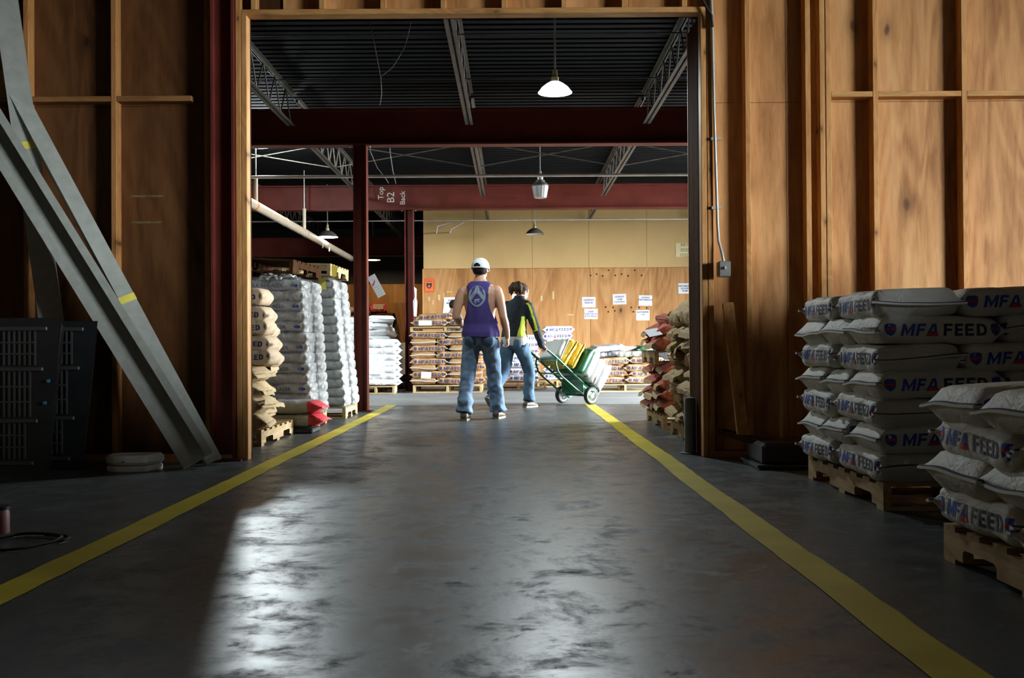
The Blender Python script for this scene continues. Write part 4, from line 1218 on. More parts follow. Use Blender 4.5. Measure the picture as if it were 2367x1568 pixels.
k2 = crate(-2.70, 6.42, 1.0, 0.925, 0.14, 'second black kennel crate tucked behind the grilled one')
# low white tub with lid
def dshape(rx, ry, n=36):
    pts = [(0.11, -ry*0.8), (0.165, ry*0.5), (0.14, ry), ]
    for i in range(n + 1):
        a = math.pi/2 + math.pi*i/n
        pts.append((-0.02 + rx*math.cos(a), ry*math.sin(a)))
    return pts
P = at(290, 1086, 6.22)
tub = MB().prism(dshape(0.145, 0.12), 'z', 0.0, 0.038, MAT['whiteplastic']).build('white_tub', bevel=0.006); tub.location = (P.x, 6.36, 0)
tag(tub, 'low white plastic tub with lid on the floor by the wall', 'tub')
MB().prism([(a*1.04, b*1.04) for a, b in dshape(0.145, 0.12)], 'z', 0.043, 0.105, MAT['whiteplastic']).build('lid', tub, bevel=0.018)
MB().box(-0.03, -0.01, -0.131, -0.12, 0.066, 0.070, MAT['ink']).build('lid_mark', tub)
o = MB().box(-2.44, -2.20, 6.80, 6.89, 0.0, 0.05, MAT['stud']).build('wood_offcut'); tag(o, 'short pale wood offcut on the floor beneath the leaning channels', 'wood')
# pink can at the edge, dark cord loop on the floor
can = MB().lathe([(0,0),(0.05,0),(0.05,0.085),(0.045,0.095),(0.045,0.105),(0,0.105)], 20, plain('pink_can', (0.30,0.12,0.10), 0.5)).build('paint_can', smooth=True, sharp=True); can.location = (-2.185, 4.22, 0)
MB().lathe([(0.046,0.1),(0.051,0.1),(0.051,0.112),(0,0.112)], 20, MAT['blackplastic']).build('lid', can)
tag(can, 'small pinkish can standing at the photo edge beyond the yellow line', 'can')
pts = []
for i in range(41):
    a = 2*math.pi*i/40*1.6
    pts.append((-1.98 + (0.17 - 0.04*i/40)*math.cos(a) + 0.02*math.sin(3*a), 3.98 + (0.19 - 0.06*i/40)*math.sin(a), 0.006 + (0.008 if i > 25 else 0)))
o = MB().tube(pts, 0.007, MAT['rubber'], 6).build('cord_loop', smooth=True); tag(o, 'dark cord lying in a loop on the floor near the yellow line', 'cord')

# ---- doorway post, wall side: conduit, switch, bollard, leaning lumber
sw = empty('light_switch', (1.462, 6.86, 1.30), 0, 'grey metal switch box on the doorway stud', 'switch')
MB().box(-0.040, 0.040, -0.045, 0.05, -0.054, 0.054, plain('switch_steel', (0.30,0.32,0.31), 0.35, metal=0.5)).build('box', sw, bevel=0.006)
MB().box(-0.036, 0.036, -0.048, -0.045, -0.05, 0.05, plain('switch_plate', (0.36,0.38,0.37), 0.3, metal=0.5)).build('cover_plate', sw, bevel=0.002)
MB().box(-0.006, 0.006, -0.066, -0.047, -0.004, 0.016, plain('switch_toggle', (0.55,0.55,0.5), 0.4)).build('toggle', sw)
cd = MB().tube([(1.395, 6.895, CEIL1), (1.398, 6.895, 3.2), (1.403, 6.893, 3.05), (1.412, 6.893, 2.4), (1.430, 6.893, 1.62), (1.436, 6.89, 1.50), (1.452, 6.87, 1.42), (1.462, 6.862, 1.36), (1.462, 6.862, 1.34)], 0.0105, plain('conduit_steel', (0.62,0.63,0.60), 0.3, metal=0.4), 10).build('conduit', smooth=True); tag(cd, 'bright steel conduit running down the stud to the switch', 'conduit')
for z in (2.2, 1.72):
    o = MB().box(1.39, 1.46, 6.888, 6.909, z, z + 0.02, STEM).build('strap', cd)
o = MB().tube([(1.28, 6.89, 3.45), (1.31, 6.88, 3.22), (1.355, 6.875, 3.13), (1.395, 6.872, 3.06), (1.40, 6.872, 2.98)], 0.010, MAT['rubber'], 8).build('black_cable', smooth=True); tag(o, 'black cable looping over the doorway corner to the conduit', 'cable')
bo = MB().lathe([(0.0,0),(0.075,0),(0.075,0.008),(0.042,0.01),(0.042,0.38),(0.036,0.40),(0.0,0.41)], 20, plain('bollard_paint', (0.16,0.19,0.24), 0.45, var=0.2)).build('bollard', smooth=True, sharp=True); bo.location = (1.275, 7.16, 0)
tag(bo, 'blue-grey pipe bollard at the foot of the doorway post', 'bollard')
a, b_ = at(1718, 1012, 6.62), at(1682, 701, 6.86)
o = MB().bar(a, b_, 0.075, 0.036, MAT['stud']).build('leaning_board', bevel=0.002); tag(o, 'loose board leaning against the wall beside the doorway', 'board')
o = MB().bar(at(1664, 998, 6.83), at(1790, 1030, 6.35), 0.085, 0.036, MAT['darkwood']).build('loose_plank', bevel=0.002); tag(o, 'dark plank lying on the black tray under the leaning board', 'plank')
tr = empty('black_tray', (1.76, 6.42, 0), 0, 'flat black plastic tray on the floor between doorway and tall stack', 'tray')
MB().box(-0.20, 0.22, -0.20, 0.24, 0.02, 0.16, MAT['blackplastic']).build('tub', tr, bevel=0.02)
MB().box(-0.245, 0.25, -0.25, 0.27, 0.012, 0.03, plain('tray_rim', (0.05,0.05,0.052), 0.3)).build('rim', tr, bevel=0.006)
MB().box(-0.23, 0.23, -0.23, 0.25, 0.0, 0.012, MAT['blackplastic']).build('foot', tr)
for sx in (-0.2, 0.21):
    pass
# unseen loads added beside the wall to stop low daylight from the front door
def blocker_load(x0, x1, y0, y1, h, label, seed):
    n = 26; vs = []; fs = []
    prof = [(0, 0.0), (0.0, 0.55), (0.0, 0.93), (0.04, 1.0), (0.5, 1.03)]
    ring = []
    for i in range(n): ring.append((-1 + 2*i/n, -1))
    for i in range(n): ring.append((1, -1 + 2*i/n))
    for i in range(n): ring.append((1 - 2*i/n, 1))
    for i in range(n): ring.append((-1, 1 - 2*i/n))
    cx, cy, hx, hy = (x0+x1)/2, (y0+y1)/2, (x1-x0)/2, (y1-y0)/2
    for (inn, zz) in prof:
        for k, (a, b) in enumerate(ring):
            wv = 0.03*math.sin(k*0.9 + seed)*(1 - zz*0.8)
            vs.append((cx + a*(hx*(1 - inn) + wv), cy + b*(hy*(1 - inn) + wv), zz*h + 0.02*noise.noise(Vector((a*3, b*3, zz*3 + seed)))*(zz > 0)))
    m = len(ring)
    for j in range(len(prof) - 1):
        for k in range(m): fs.append((j*m + k, j*m + (k+1) % m, (j+1)*m + (k+1) % m, (j+1)*m + k))
    fs.append([(len(prof)-1)*m + k for k in range(m)])
    o = MB().add(vs, fs, plain('tarp', (0.05,0.055,0.06), 0.7)).build('daylight_blocker', smooth=True); return tag(o, label, 'covered load')
blocker_load(3.0, 4.3, 4.0, 5.6, 1.35, 'unseen dark load added past the tall white stack to block low daylight', 1)
blocker_load(2.85, 4.2, 1.4, 3.7, 1.25, 'unseen dark load added past the low white stack to block low daylight', 4)

# ================================================================== papers and signs
def sheet(px, py, wpx, hpx, Y, lines, label, mat=None, ink=None, size=0.06, rot=0, cat='notice', dz=0.0, lsp=1.15):
    P = at(px, py, Y - 0.012); k = Y/2301
    w, h = wpx*k, hpx*k
    o = MB().box(-w/2, w/2, -0.0015, 0.0015, -h/2, h/2, mat or MAT['paper']).build('notice_sheet')
    o.location = (P.x, Y - 0.010, P.z); o.rotation_euler = (0, R(rot), 0); tag(o, label, cat)
    if lines:
        mb = MB(); n = len(lines)
        for i, s in enumerate(lines):
            z = dz + (n - 1)/2*size*lsp - i*size*lsp - size*0.35
            flat_text(mb, s, Matrix.Translation((0, -0.0022, z)) @ Matrix.Rotation(R(90), 4, 'X'), ink or MAT['blueink'], size, bold=0.03)
        mb.build('lettering', o)
    return o
sheet(1361, 699, 31, 24, BACK_Y, ['LEGENDS', 'SENIOR'], 'white notice naming the senior feed, above another notice', size=0.052, dz=0.02)
sheet(1366, 726, 31, 24, BACK_Y, ['SHEEP', 'START/GROW', 'BT/DX PELLET'], 'white notice naming the sheep pellet, under another notice', size=0.042, rot=1)
sheet(1432, 692, 31, 24, BACK_Y, ['LEGENDS', 'CARB', 'CONTROL'], 'white notice naming the carb control feed, hung highest of the middle ones', size=0.048, rot=-1.5)
sheet(1492, 695, 31, 24, BACK_Y, ['LEGENDS', 'PERFORMANCE'], 'white notice naming the performance feed', size=0.042, dz=0.04, rot=1)
sheet(1486, 729, 31, 24, BACK_Y, ['EASYKEEPER', '11%'], 'white notice with a percentage, just above the brown stacks', size=0.046, dz=0.04)
sheet(1583, 667, 30, 24, BACK_Y, ['PARTNERSHIP', 'GOLDEN', 'TEAMS'], 'white notice in the shade near the doorway post', size=0.044, ink=MAT['ink'])
sheet(1043, 700, 34, 25, BACK_Y, ['SHEEP', 'MINERAL'], 'white notice above the head of the man behind the bags', size=0.05, dz=0.02)
sheet(1037, 718, 26, 22, BACK_Y - 0.006, [], 'plain white sheet under the notice beside the dark-haired man', rot=8)
sheet(1196, 693, 26, 26, BACK_Y, [], 'white sheet half hidden behind the woman with the ponytail')
sheet(1584, 578, 44, 32, BACK_Y, ['MFA', 'BEEF', 'FEED'], 'cream hand-lettered board high on the tan wall', mat=MAT['cream_paper'], ink=MAT['greyink'], size=0.095, cat='sign')
# orange warning sign with hatched border
P = at(992, 660, BACK_Y - 0.01)
og = plain('orange_sign', (0.80,0.16,0.03), 0.6, var=0.04)
o = MB().box(-0.115, 0.115, -0.002, 0.002, -0.15, 0.15, og).build('warning_sign'); o.location = (P.x, BACK_Y - 0.010, P.z); tag(o, 'orange warning sign with black hatched border on the plywood edge', 'sign')
mb = MB()
def slash(x, z, l=0.03):
    mb.add([(x - 0.012, -0.0028, z - l/2), (x - 0.003, -0.0028, z - l/2), (x + 0.012, -0.0028, z + l/2), (x + 0.003, -0.0028, z + l/2)], [(0,1,2,3)], MAT['ink'])
for i in range(7): slash(-0.09 + i*0.03, 0.132); slash(-0.09 + i*0.03, -0.132)
for i in range(8): slash(-0.098, -0.10 + i*0.028); slash(0.098, -0.10 + i*0.028)
mb.build('border_stripe', o)
mb = MB()
q = [(-0.055,0.055),(0,0.045),(0.055,0.055),(0.06,0),(0.04,-0.05),(0,-0.075),(-0.04,-0.05),(-0.06,0)]
mb.add([(a, -0.0028, b) for a, b in q], [tuple(range(8))], MAT['ink'])
q = [(-0.025,-0.02),(0.0,0.02),(0.025,-0.02),(0,-0.05)]
mb.add([(a, -0.0034, b) for a, b in q], [(0,1,2,3)], og)
flat_text(mb, 'WARNING', Matrix.Translation((0, -0.0028, 0.08)) @ Matrix.Rotation(R(90), 4, 'X'), MAT['ink'], 0.03, bold=0.03)
mb.build('emblem_print', o)
# paper hanging from the front column, strips on the rear column
P = at(869, 659, B1 - 0.02)
o = MB().box(-0.052, 0.052, -0.001, 0.001, -0.155, 0.13, MAT['paper']).build('hanging_notice'); o.location = P; o.rotation_euler = (0, R(-28), 0); tag(o, 'torn white paper hanging askew from the front steel column', 'paper')
mb = MB(); mb.add([(-0.045,-0.002,0.02),(-0.01,-0.002,0.04),(0.02,-0.002,0.075),(0.005,-0.002,0.035),(-0.04,-0.002,0.0)], [(0,1,2,3,4)], INK_RED); mb.build('red_print', o)
mb = MB()
for i in range(4): mb.tube([(-0.045, -0.003, -0.02 - i*0.035), (0.0, -0.003, -0.028 - i*0.035), (0.045, -0.003, -0.01 - i*0.035)], 0.002, MAT['greyink'], 4)
mb.build('fold_crease', o)
o = MB().add([(-0.02,0,0.26),(0.025,0.01,0.22),(0.02,0,0.05),(0.035,0.02,-0.02),(0.02,0,-0.28),(-0.03,0,-0.26),(-0.045,0.01,0.0),(-0.005,0,0.08)], [tuple(range(8))], MAT['paper']).build('paper_strip'); o.location = at(960, 697, B2 - 0.12); tag(o, 'torn white paper strips on the rear steel column', 'paper')
sm = o.modifiers.new('thickness', 'SOLIDIFY'); sm.thickness = 0.003
# old tape and label scraps on the plywood
scr = plain('scrap_tape', (0.62,0.48,0.24), 0.7)
ms = [(992, 691, 3, 9), (1001, 699, 2, 10), (1015, 688, 5, 13), (1026, 684, 2, 12), (1038, 675, 12, 2), (1279, 683, 4, 18), (1252, 690, 4, 12), (1318, 728, 14, 2)]
for (px, py, w, h) in ms:
    P = at(px, py, BACK_Y); k = BACK_Y/2301
    oo = MB().box(P.x - w*k/2, P.x + w*k/2, BACK_Y - 0.008, BACK_Y - 0.0062, P.z - h*k/2, P.z + h*k/2, scr).build('tape_scrap', bw); oo.matrix_parent_inverse = Matrix.Translation((-2, -BACK_Y, 0))
# drilled holes / knots high on the plywood
for (px, py) in ((1365, 637), (1379, 634), (1393, 638), (1407, 625), (1422, 637), (1437, 634), (1452, 638), (1467, 625), (1483, 637), (1400, 710), (1417, 711), (1406, 721), (1421, 719), (1436, 718), (1459, 711), (1477, 711), (1464, 721), (1495, 712)):
    P = at(px, py, BACK_Y)
    oo = MB().lathe([(0, 0.0012), (0.016, 0.001), (0.02, 0)], 8, MAT['darkwood'], Matrix.Translation((P.x, BACK_Y - 0.006, P.z)) @ Matrix.Rotation(R(90), 4, 'X')).build('knot', bw); oo.matrix_parent_inverse = Matrix.Translation((-2, -BACK_Y, 0))

# ================================================================== far corner behind the columns
sh = empty('wall_shelf', (-3.9, 25.75, 1.64), 0, 'dark wooden shelf on the far plywood wall', 'shelf')
MB().box(-1.0, 0.85, -0.24, 0.24, 0.0, 0.03, MAT['darkwood']).build('board', sh)
MB().box(-1.0, 0.85, -0.25, -0.235, -0.17, 0.0, MAT['darkwood']).build('apron', sh)
MB().tube([(-1.0, -0.27, -0.06), (0.75, -0.27, -0.06)], 0.014, STEM, 8).build('rail', sh)
for x in (-0.9, 0.8): MB().prism([(-0.24, 0.0), (0.24, 0.0), (0.24, -0.4)], 'x', x, x + 0.03, MAT['darkwood']).build('bracket', sh)
put_bag('red_sack', bag_proto('red_sack', 0.42, 0.35, 0.26, 2, BM['red'], None, end=None, nz=0.02, endh=0.4), Vector((at(873, 714, 25.6).x, 25.62, 1.672)), 0.2, 'crumpled red sack with a cream panel on the far shelf', 'sacks on the far shelf', cat='sack')
put_bag('tan_sack', bag_proto('tan_sack', 0.50, 0.35, 0.16, 2, BM['tanw'], None, end=None, nz=0.02, endh=0.4), Vector((at(808, 704, 25.55).x, 25.6, 1.672)), 0.0, 'yellowish sack on the far shelf between wrapped stack and column', 'sacks on the far shelf', cat='sack')
o = MB().box(-0.13, 0.13, -0.17, -0.165, 0.03, 0.16, BM['tanw']).build('panel'); o.location = (0, 0, 0); o.parent = bpy.data.objects['red_sack']; o.location = (0, -0.02, 0.06)
cx = at(893, 762, 25.42) + Vector((0, 0, -0.2))
vs = []; fs = []; n = 20
for j, (z, rx, ry) in enumerate(((0.36, 0.03, 0.03), (0.33, 0.07, 0.05), (0.22, 0.13, 0.07), (0.0, 0.145, 0.08), (-0.3, 0.16, 0.09), (-0.42, 0.15, 0.08))):
    for k in range(n):
        a = 2*math.pi*k/n; q = 1 + 0.10*math.sin(5*a + j)
        vs.append((rx*q*math.cos(a), ry*q*math.sin(a), z))
    if j:
        for k in range(n): fs.append(((j-1)*n + k, (j-1)*n + (k+1) % n, j*n + (k+1) % n, j*n + k))
fs.append(list(range(n)))
o = MB().add(vs, fs, plain('dark_cloth', (0.025,0.028,0.028), 0.85)).build('hanging_coat', smooth=True); o.location = cx; tag(o, 'dark green-black coat hanging from the far shelf rail', 'coat')
MB().tube([(0, 0, 0.34), (0, 0.03, 0.45), (0, 0.06, 0.57)], 0.008, STEM, 6).build('hook', o)
dr = MB().lathe([(0,0),(0.22,0),(0.225,0.02),(0.225,0.28),(0.23,0.29),(0.225,0.30),(0.225,0.56),(0.23,0.57),(0.225,0.58),(0.225,0.84),(0.235,0.85),(0.235,0.87),(0.21,0.87),(0.21,0.85),(0,0.85)], 28, plain('fibre_drum', (0.22,0.16,0.085), 0.6)).build('drum', smooth=True, sharp=True); dr.location = (-2.21, 18.7, 0); tag(dr, 'tan fibre drum beyond the bright white bags', 'drum')
put_bag('dark_sack', bag_proto('dark_sack', 0.42, 0.36, 0.30, 7, BM['dark'], None, end=None, nz=0.03, endh=0.5), (-2.04, 18.22, 0.0), 0.4, 'black plastic sack on the floor between drum and rear column', None, cat='sack')
# black cord hanging beside the front column foot
o = MB().tube([at(818, 836, 12.3), at(808, 829, 12.3), at(804, 850, 12.3), at(806, 893, 12.3), at(816, 935, 12.25), (-1.95, 12.2, 0.008), (-2.05, 12.22, 0.008)], 0.008, MAT['rubber'], 6).build('power_cord', smooth=True); tag(o, 'black cord hanging beside the foot of the front steel column', 'cord')
# ================================================================== hand truck
GREEN = plain('green_enamel', (0.015,0.16,0.075), 0.28, var=0.1)
CHROME = plain('wheel_hub_silver', (0.72,0.73,0.72), 0.3, metal=0.3)
wv = Vector((-0.63, 0.777, 0)).normalized()          # axle, near wheel to far wheel
ah = Vector((0.777, 0.63, 0)).normalized()           # the way the truck is being pushed
tau = R(36)
bv = (-ah*math.cos(tau) + Vector((0,0,1))*math.sin(tau)).normalized()   # up the frame, nose to handles
nv_ = (ah*math.sin(tau) + Vector((0,0,1))*math.cos(tau)).normalized()   # out of the bed, towards the load
xv = nv_.cross(bv).normalized()
AX = Vector((0.868, 13.47, 0.118))                   # axle centre
ht = empty('hand_truck', (AX.x, AX.y, 0), 0, 'green two-wheeled hand truck tipped back and loaded with bags', 'hand truck')
def hp(name, mb, **kw):
    o = mb.build(name, ht, **kw); o.matrix_parent_inverse = Matrix.Translation((-AX.x, -AX.y, 0)); return o
N0 = AX + nv_*0.10 - bv*0.13                         # foot of the bed
def P_(w, b, n): return N0 + wv*w + bv*b + nv_*n
for s in (-1, 1):
    w = 0.20*s
    hp('rail', MB().tube([P_(w, 0.0, 0), P_(w, 0.5, 0), P_(w, 0.9, 0.0), P_(w, 1.06, -0.01), P_(w, 1.14, -0.03)], 0.016, GREEN, 10), smooth=True)
    hp('handle_grip', MB().tube([P_(w, 1.06, -0.012), P_(w, 1.17, -0.037)], 0.02, MAT['rubber'], 10), smooth=True)
    hp('brace', MB().tube([P_(w, 0.86, 0), P_(w, 0.83, -0.07), P_(w, 0.74, -0.13), P_(w, 0.66, -0.145), P_(w, 0.3, -0.135), P_(w, 0.06, -0.10)], 0.013, GREEN, 10), smooth=True)
    hp('strut', MB().tube([P_(w, 0.30, 0.0), P_(w, 0.20, -0.125)], 0.011, GREEN, 8))
    # wheel
    cw = AX + wv*(0.285*s)
    Mw = Matrix.Translation(cw) @ wv.to_track_quat('Z', 'Y').to_matrix().to_4x4()
    hp('tyre', MB().lathe([(0.088, -0.026), (0.108, -0.03), (0.117, -0.018), (0.118, 0.0), (0.117, 0.018), (0.108, 0.03), (0.088, 0.026)], 32, MAT['rubber'], Mw), smooth=True)
    mb = MB().lathe([(0.074, -0.02), (0.090, -0.028), (0.094, 0), (0.090, 0.028), (0.074, 0.02), (0.070, 0), (0.074, -0.02)], 32, CHROME, Mw)
    mb.lathe([(0, -0.034), (0.026, -0.034), (0.030, -0.02), (0.030, 0.02), (0.026, 0.034), (0, 0.034)], 18, CHROME, Mw)
    for k in range(3):
        a = k*2*math.pi/3 + 0.5
        mb.bar(Mw @ Vector((0.025*math.cos(a), 0.025*math.sin(a), 0)), Mw @ Vector((0.076*math.cos(a), 0.076*math.sin(a), 0)), 0.030, 0.016, CHROME, R(90))
    hp('wheel_rim', mb, smooth=True, sharp=True)
for b, n in ((0.05, 0), (0.42, 0), (0.80, 0), (0.70, -0.14)):
    hp('crossbar', MB().tube([P_(-0.20, b, n), P_(0.20, b, n)], 0.012, GREEN, 8))
hp('axle', MB().tube([AX - wv*0.30, AX + wv*0.30], 0.012, MAT['rubber'], 8))
# sheet-metal bed and nose plate
def slab(mb, w0, w1, b0, b1, n0, n1, mat):
    vs = [P_(w, b, n) for n in (n0, n1) for (w, b) in ((w0, b0), (w1, b0), (w1, b1), (w0, b1))]
    mb.add(vs, [(0,3,2,1),(4,5,6,7),(0,1,5,4),(1,2,6,5),(2,3,7,6),(3,0,4,7)], mat)
mb = MB(); slab(mb, -0.19, 0.19, 0.0, 0.36, -0.004, 0.004, GREEN); hp('bed_plate', mb)
mb = MB(); slab(mb, -0.24, 0.24, -0.012, 0.0, -0.01, 0.30, GREEN); hp('nose_plate', mb)
for s in (-1, 1):
    mb = MB()
    vs = [P_(0.205*s, b, n) for (b, n) in ((0.0, 0.0), (0.30, 0.0), (0.18, -0.13), (0.06, -0.13))]
    vs += [v + wv*0.006 for v in vs]
    mb.add(vs, [(0,1,2,3),(7,6,5,4),(0,1,5,4),(1,2,6,5),(2,3,7,6),(3,0,4,7)], GREEN); hp('wheel_bracket', mb)
# the load: bags stacked on the nose plate
hb_w = [bag_proto('load_white_bag', 0.60, 0.40, 0.135, s, BM['bright'], 'calf', end=None, taper=0.12, endh=0.55, nz=0.01, scale=0.9) for s in (1, 2)]
hb_y = bag_proto('load_yellow_bag', 0.44, 0.38, 0.15, 1, BM['yellow'], None, end='tape', tapecol=BM['yellow'], linecol=None, taper=0.16, endh=0.3, nz=0.016)
GREENPR = plain('print_green', (0.01,0.13,0.06), 0.5)
hb_g = bag_proto('load_green_bag', 0.56, 0.39, 0.10, 2, GREENPR, None, end=None, taper=0.12, endh=0.5, nz=0.012)
Mb = Matrix((( xv.x, nv_.x, bv.x, 0), (xv.y, nv_.y, bv.y, 0), (xv.z, nv_.z, bv.z, 0), (0,0,0,1)))
def load(parts, b, n, label, dw=0.0, twist=0.0):
    o = put_bag('feed_bag', parts, (0,0,0), 0, label, 'bags on the hand truck')
    o.matrix_world = Matrix.Translation(P_(dw, b, n)) @ Mb @ Matrix.Rotation(twist, 4, 'Z')
    return o
load(hb_w[0], 0.005, 0.235, 'bright white bag lowest on the hand truck, on its nose plate')
load(hb_w[1], 0.135, 0.24, 'bright white bag second from the nose plate of the hand truck', 0.01)
load(hb_w[0], 0.275, 0.25, 'bright white bag third from the nose plate of the hand truck', 0.0, 0.03)
load(hb_g, 0.405, 0.235, 'dark green bag between the white and yellow bags on the hand truck', -0.01)
load(hb_y, 0.495, 0.225, 'yellow bag on the hand truck load, beside the green one', 0.0, 0.04)
load(hb_y, 0.63, 0.19, 'upper yellow bag slumped over the hand truck bars', 0.01, -0.05)
load(bag_proto('load_top_bag', 0.40, 0.30, 0.11, 6, BM['white'], None, end='tape', linecol=None, nz=0.016), 0.77, 0.16, 'white bag topmost on the hand truck, by the handles', 0.0, 0.1)

# ================================================================== people
def ring_loft(rings, n=20, rot=0.0):
    """rings: (x, y, z, rx, ry) horizontal ellipses; rounded ends"""
    vs = []; fs = []
    R_ = list(rings)
    for (x, y, z, rx, ry) in R_:
        for k in range(n):
            a = 2*math.pi*k/n + rot
            vs.append((x + rx*math.cos(a), y + ry*math.sin(a), z))
    for j in range(len(R_) - 1):
        for k in range(n): fs.append((j*n + k, j*n + (k+1) % n, (j+1)*n + (k+1) % n, (j+1)*n + k))
    fs.append(list(range(n))[::-1]); fs.append([(len(R_)-1)*n + k for k in range(n)])
    return vs, fs
def limb(pts, n=14, round_end=True):
    """pts: (x, y, z, r) or (x,y,z,r,flat) chain with hemispherical ends"""
    C = [Vector(p[:3]) for p in pts]; r = [p[3] for p in pts]
    d0 = (C[1] - C[0]).normalized(); d1 = (C[-1] - C[-2]).normalized()
    if round_end:
        C = [C[0] - d0*r[0]*0.98, C[0] - d0*r[0]*0.7] + C + [C[-1] + d1*r[-1]*0.7, C[-1] + d1*r[-1]*0.98]
        r = [r[0]*0.2, r[0]*0.72] + r + [r[-1]*0.72, r[-1]*0.2]
    mb = MB().tube(C, r, None, n)
    return mb.v, mb.f
def ellipsoid(c, rx, ry, rz, n=20, m=12, M=None):
    vs = []; fs = []
    for j in range(m + 1):
        ph = -math.pi/2 + math.pi*j/m
        for k in range(n):
            a = 2*math.pi*k/n
            p = Vector((rx*math.cos(ph)*math.cos(a), ry*math.cos(ph)*math.sin(a), rz*math.sin(ph)))
            if M is not None: p = M @ p
            vs.append(tuple(Vector(c) + p))
    for j in range(m):
        for k in range(n): fs.append((j*n + k, j*n + (k+1) % n, (j+1)*n + (k+1) % n, (j+1)*n + k))
    return vs, fs
def fuse(pieces, voxel, name, smooth=2, wrinkle=None):
    """one continuous skin over overlapping pieces"""
    mb = MB()
    for vs, fs in pieces: mb.add(vs, fs, None)
    me = mb.mesh(name); me.materials.clear()
    bm = bmesh.new(); bm.from_mesh(me)
    bmesh.ops.remove_doubles(bm, verts=bm.verts, dist=1e-5); bmesh.ops.recalc_face_normals(bm, faces=bm.faces); bm.to_mesh(me); bm.free()
    o = bpy.data.objects.new(name + '_tmp', me); TMP.collection.objects.link(o)
    rm = o.modifiers.new('r', 'REMESH'); rm.mode = 'VOXEL'; rm.voxel_size = voxel; rm.use_smooth_shade = True
    sm = o.modifiers.new('s', 'SMOOTH'); sm.iterations = smooth; sm.factor = 0.5
    dg = scratch_depsgraph()
    out = bpy.data.meshes.new_from_object(o.evaluated_get(dg))
    bpy.data.objects.remove(o)
    if wrinkle:
        nv0 = len(out.vertices); co = np.empty(nv0*3, 'f'); no = np.empty(nv0*3, 'f')
        out.vertices.foreach_get('co', co); out.vertices.foreach_get('normal', no)
        co = co.reshape(-1, 3); no = no.reshape(-1, 3)
        k = np.array([wrinkle(Vector(c)) for c in co.tolist()], 'f')
        out.vertices.foreach_set('co', (co + no*k[:, None]).ravel())
    out.polygons.foreach_set('use_smooth', [True]*len(out.polygons)); out.update(); out.name = name
    return out
def paint(me, mats, fn):
    me.materials.clear()
    for m in mats: me.materials.append(m)
    for p in me.polygons: p.material_index = fn(p.center, p.normal)
SKIN = plain('skin', (0.56,0.31,0.20), 0.5, var=0.06, scale=5)
HAIR = plain('dark_hair', (0.020,0.014,0.010), 0.7, var=0.4, scale=60, bumpy=0.5, spec=0.15)
HAIRB = plain('brown_hair', (0.050,0.028,0.015), 0.7, var=0.45, scale=60, bumpy=0.5, spec=0.15)
EYE = plain('eye_white', (0.7,0.7,0.68), 0.2, var=0.02); IRIS = plain('eye_dark', (0.03,0.02,0.015), 0.2)
LIP = plain('lip', (0.42,0.16,0.13), 0.5)
def denim_mat(name, a, b_):
    m, t, b = nt(name)
    v = mapping(t); vz = mapping(t, (1, 1, 0.35))
    n = tex_noise(t, vz, 5.5, 5, 0.6, 0.4); f = tex_noise(t, v, 140, 3)
    c = ramp(t, n, [(0.30, a), (0.72, b_)])
    t.links.new(mixc(t, 0.25, c, ramp(t, f, [(0.3, tuple(x*0.6 for x in a)), (0.7, b_)])), b.inputs['Base Color'])
    b.inputs['Roughness'].default_value = 0.85; b.inputs['Specular IOR Level'].default_value = 0.2
    bump(t, b, n, 0.4, 0.02)
    return m
def folds(scale=1.0, amp=0.008, zlo=None):
    def f(p):
        q = Vector((p.x*7, p.y*7, p.z*11))*scale
        k = 1.0 if zlo is None else 1.0 + 1.6*max(0, (zlo - p.z)/zlo)
        return amp*k*(noise.noise(q) + 0.6*noise.noise(q*2.1 + Vector((3,1,7))))
    return f
def hand(wrist, d, thumb, palm_n, curl=1.0, s=1.0):
    """pieces of a loosely closed hand: palm, four bent fingers of unequal length, thumb leaving the palm's side"""
    w = Vector(wrist); d = Vector(d).normalized(); pn = Vector(palm_n); pn = (pn - d*pn.dot(d)).normalized()
    t = Vector(thumb); t = (t - d*t.dot(d) - pn*t.dot(pn)).normalized()
    out = []
    c = w + d*0.045*s
    M = Matrix((( d.x, t.x, pn.x), (d.y, t.y, pn.y), (d.z, t.z, pn.z)))
    out.append(ellipsoid(c, 0.052*s, 0.042*s, 0.018*s, 16, 10, M))
    for i, ln in enumerate((0.072, 0.080, 0.075, 0.060)):
        off = t*(0.030 - 0.020*i)*s
        k0 = w + d*0.082*s + off
        a1 = 0.75*curl; a2 = 1.9*curl; a3 = 2.7*curl
        p = [k0]
        for a, l in ((a1, 0.42), (a2, 0.33), (a3, 0.25)):
            p.append(p[-1] + (d*math.cos(a) + pn*math.sin(a))*ln*l*s)
        out.append(limb([(*p[0], 0.0098*s), (*p[1], 0.0092*s), (*p[2], 0.0086*s), (*p[3], 0.0075*s)], 8))
    b0 = w + d*0.022*s + t*0.030*s
    b1 = b0 + (d*0.6 + t*0.65 + pn*0.25).normalized()*0.034*s
    b2 = b1 + (d*0.8 + pn*0.55 - t*0.1).normalized()*0.030*s
    out.append(limb([(*b0, 0.013*s), (*b1, 0.0115*s), (*b2, 0.009*s)], 8))
    return out
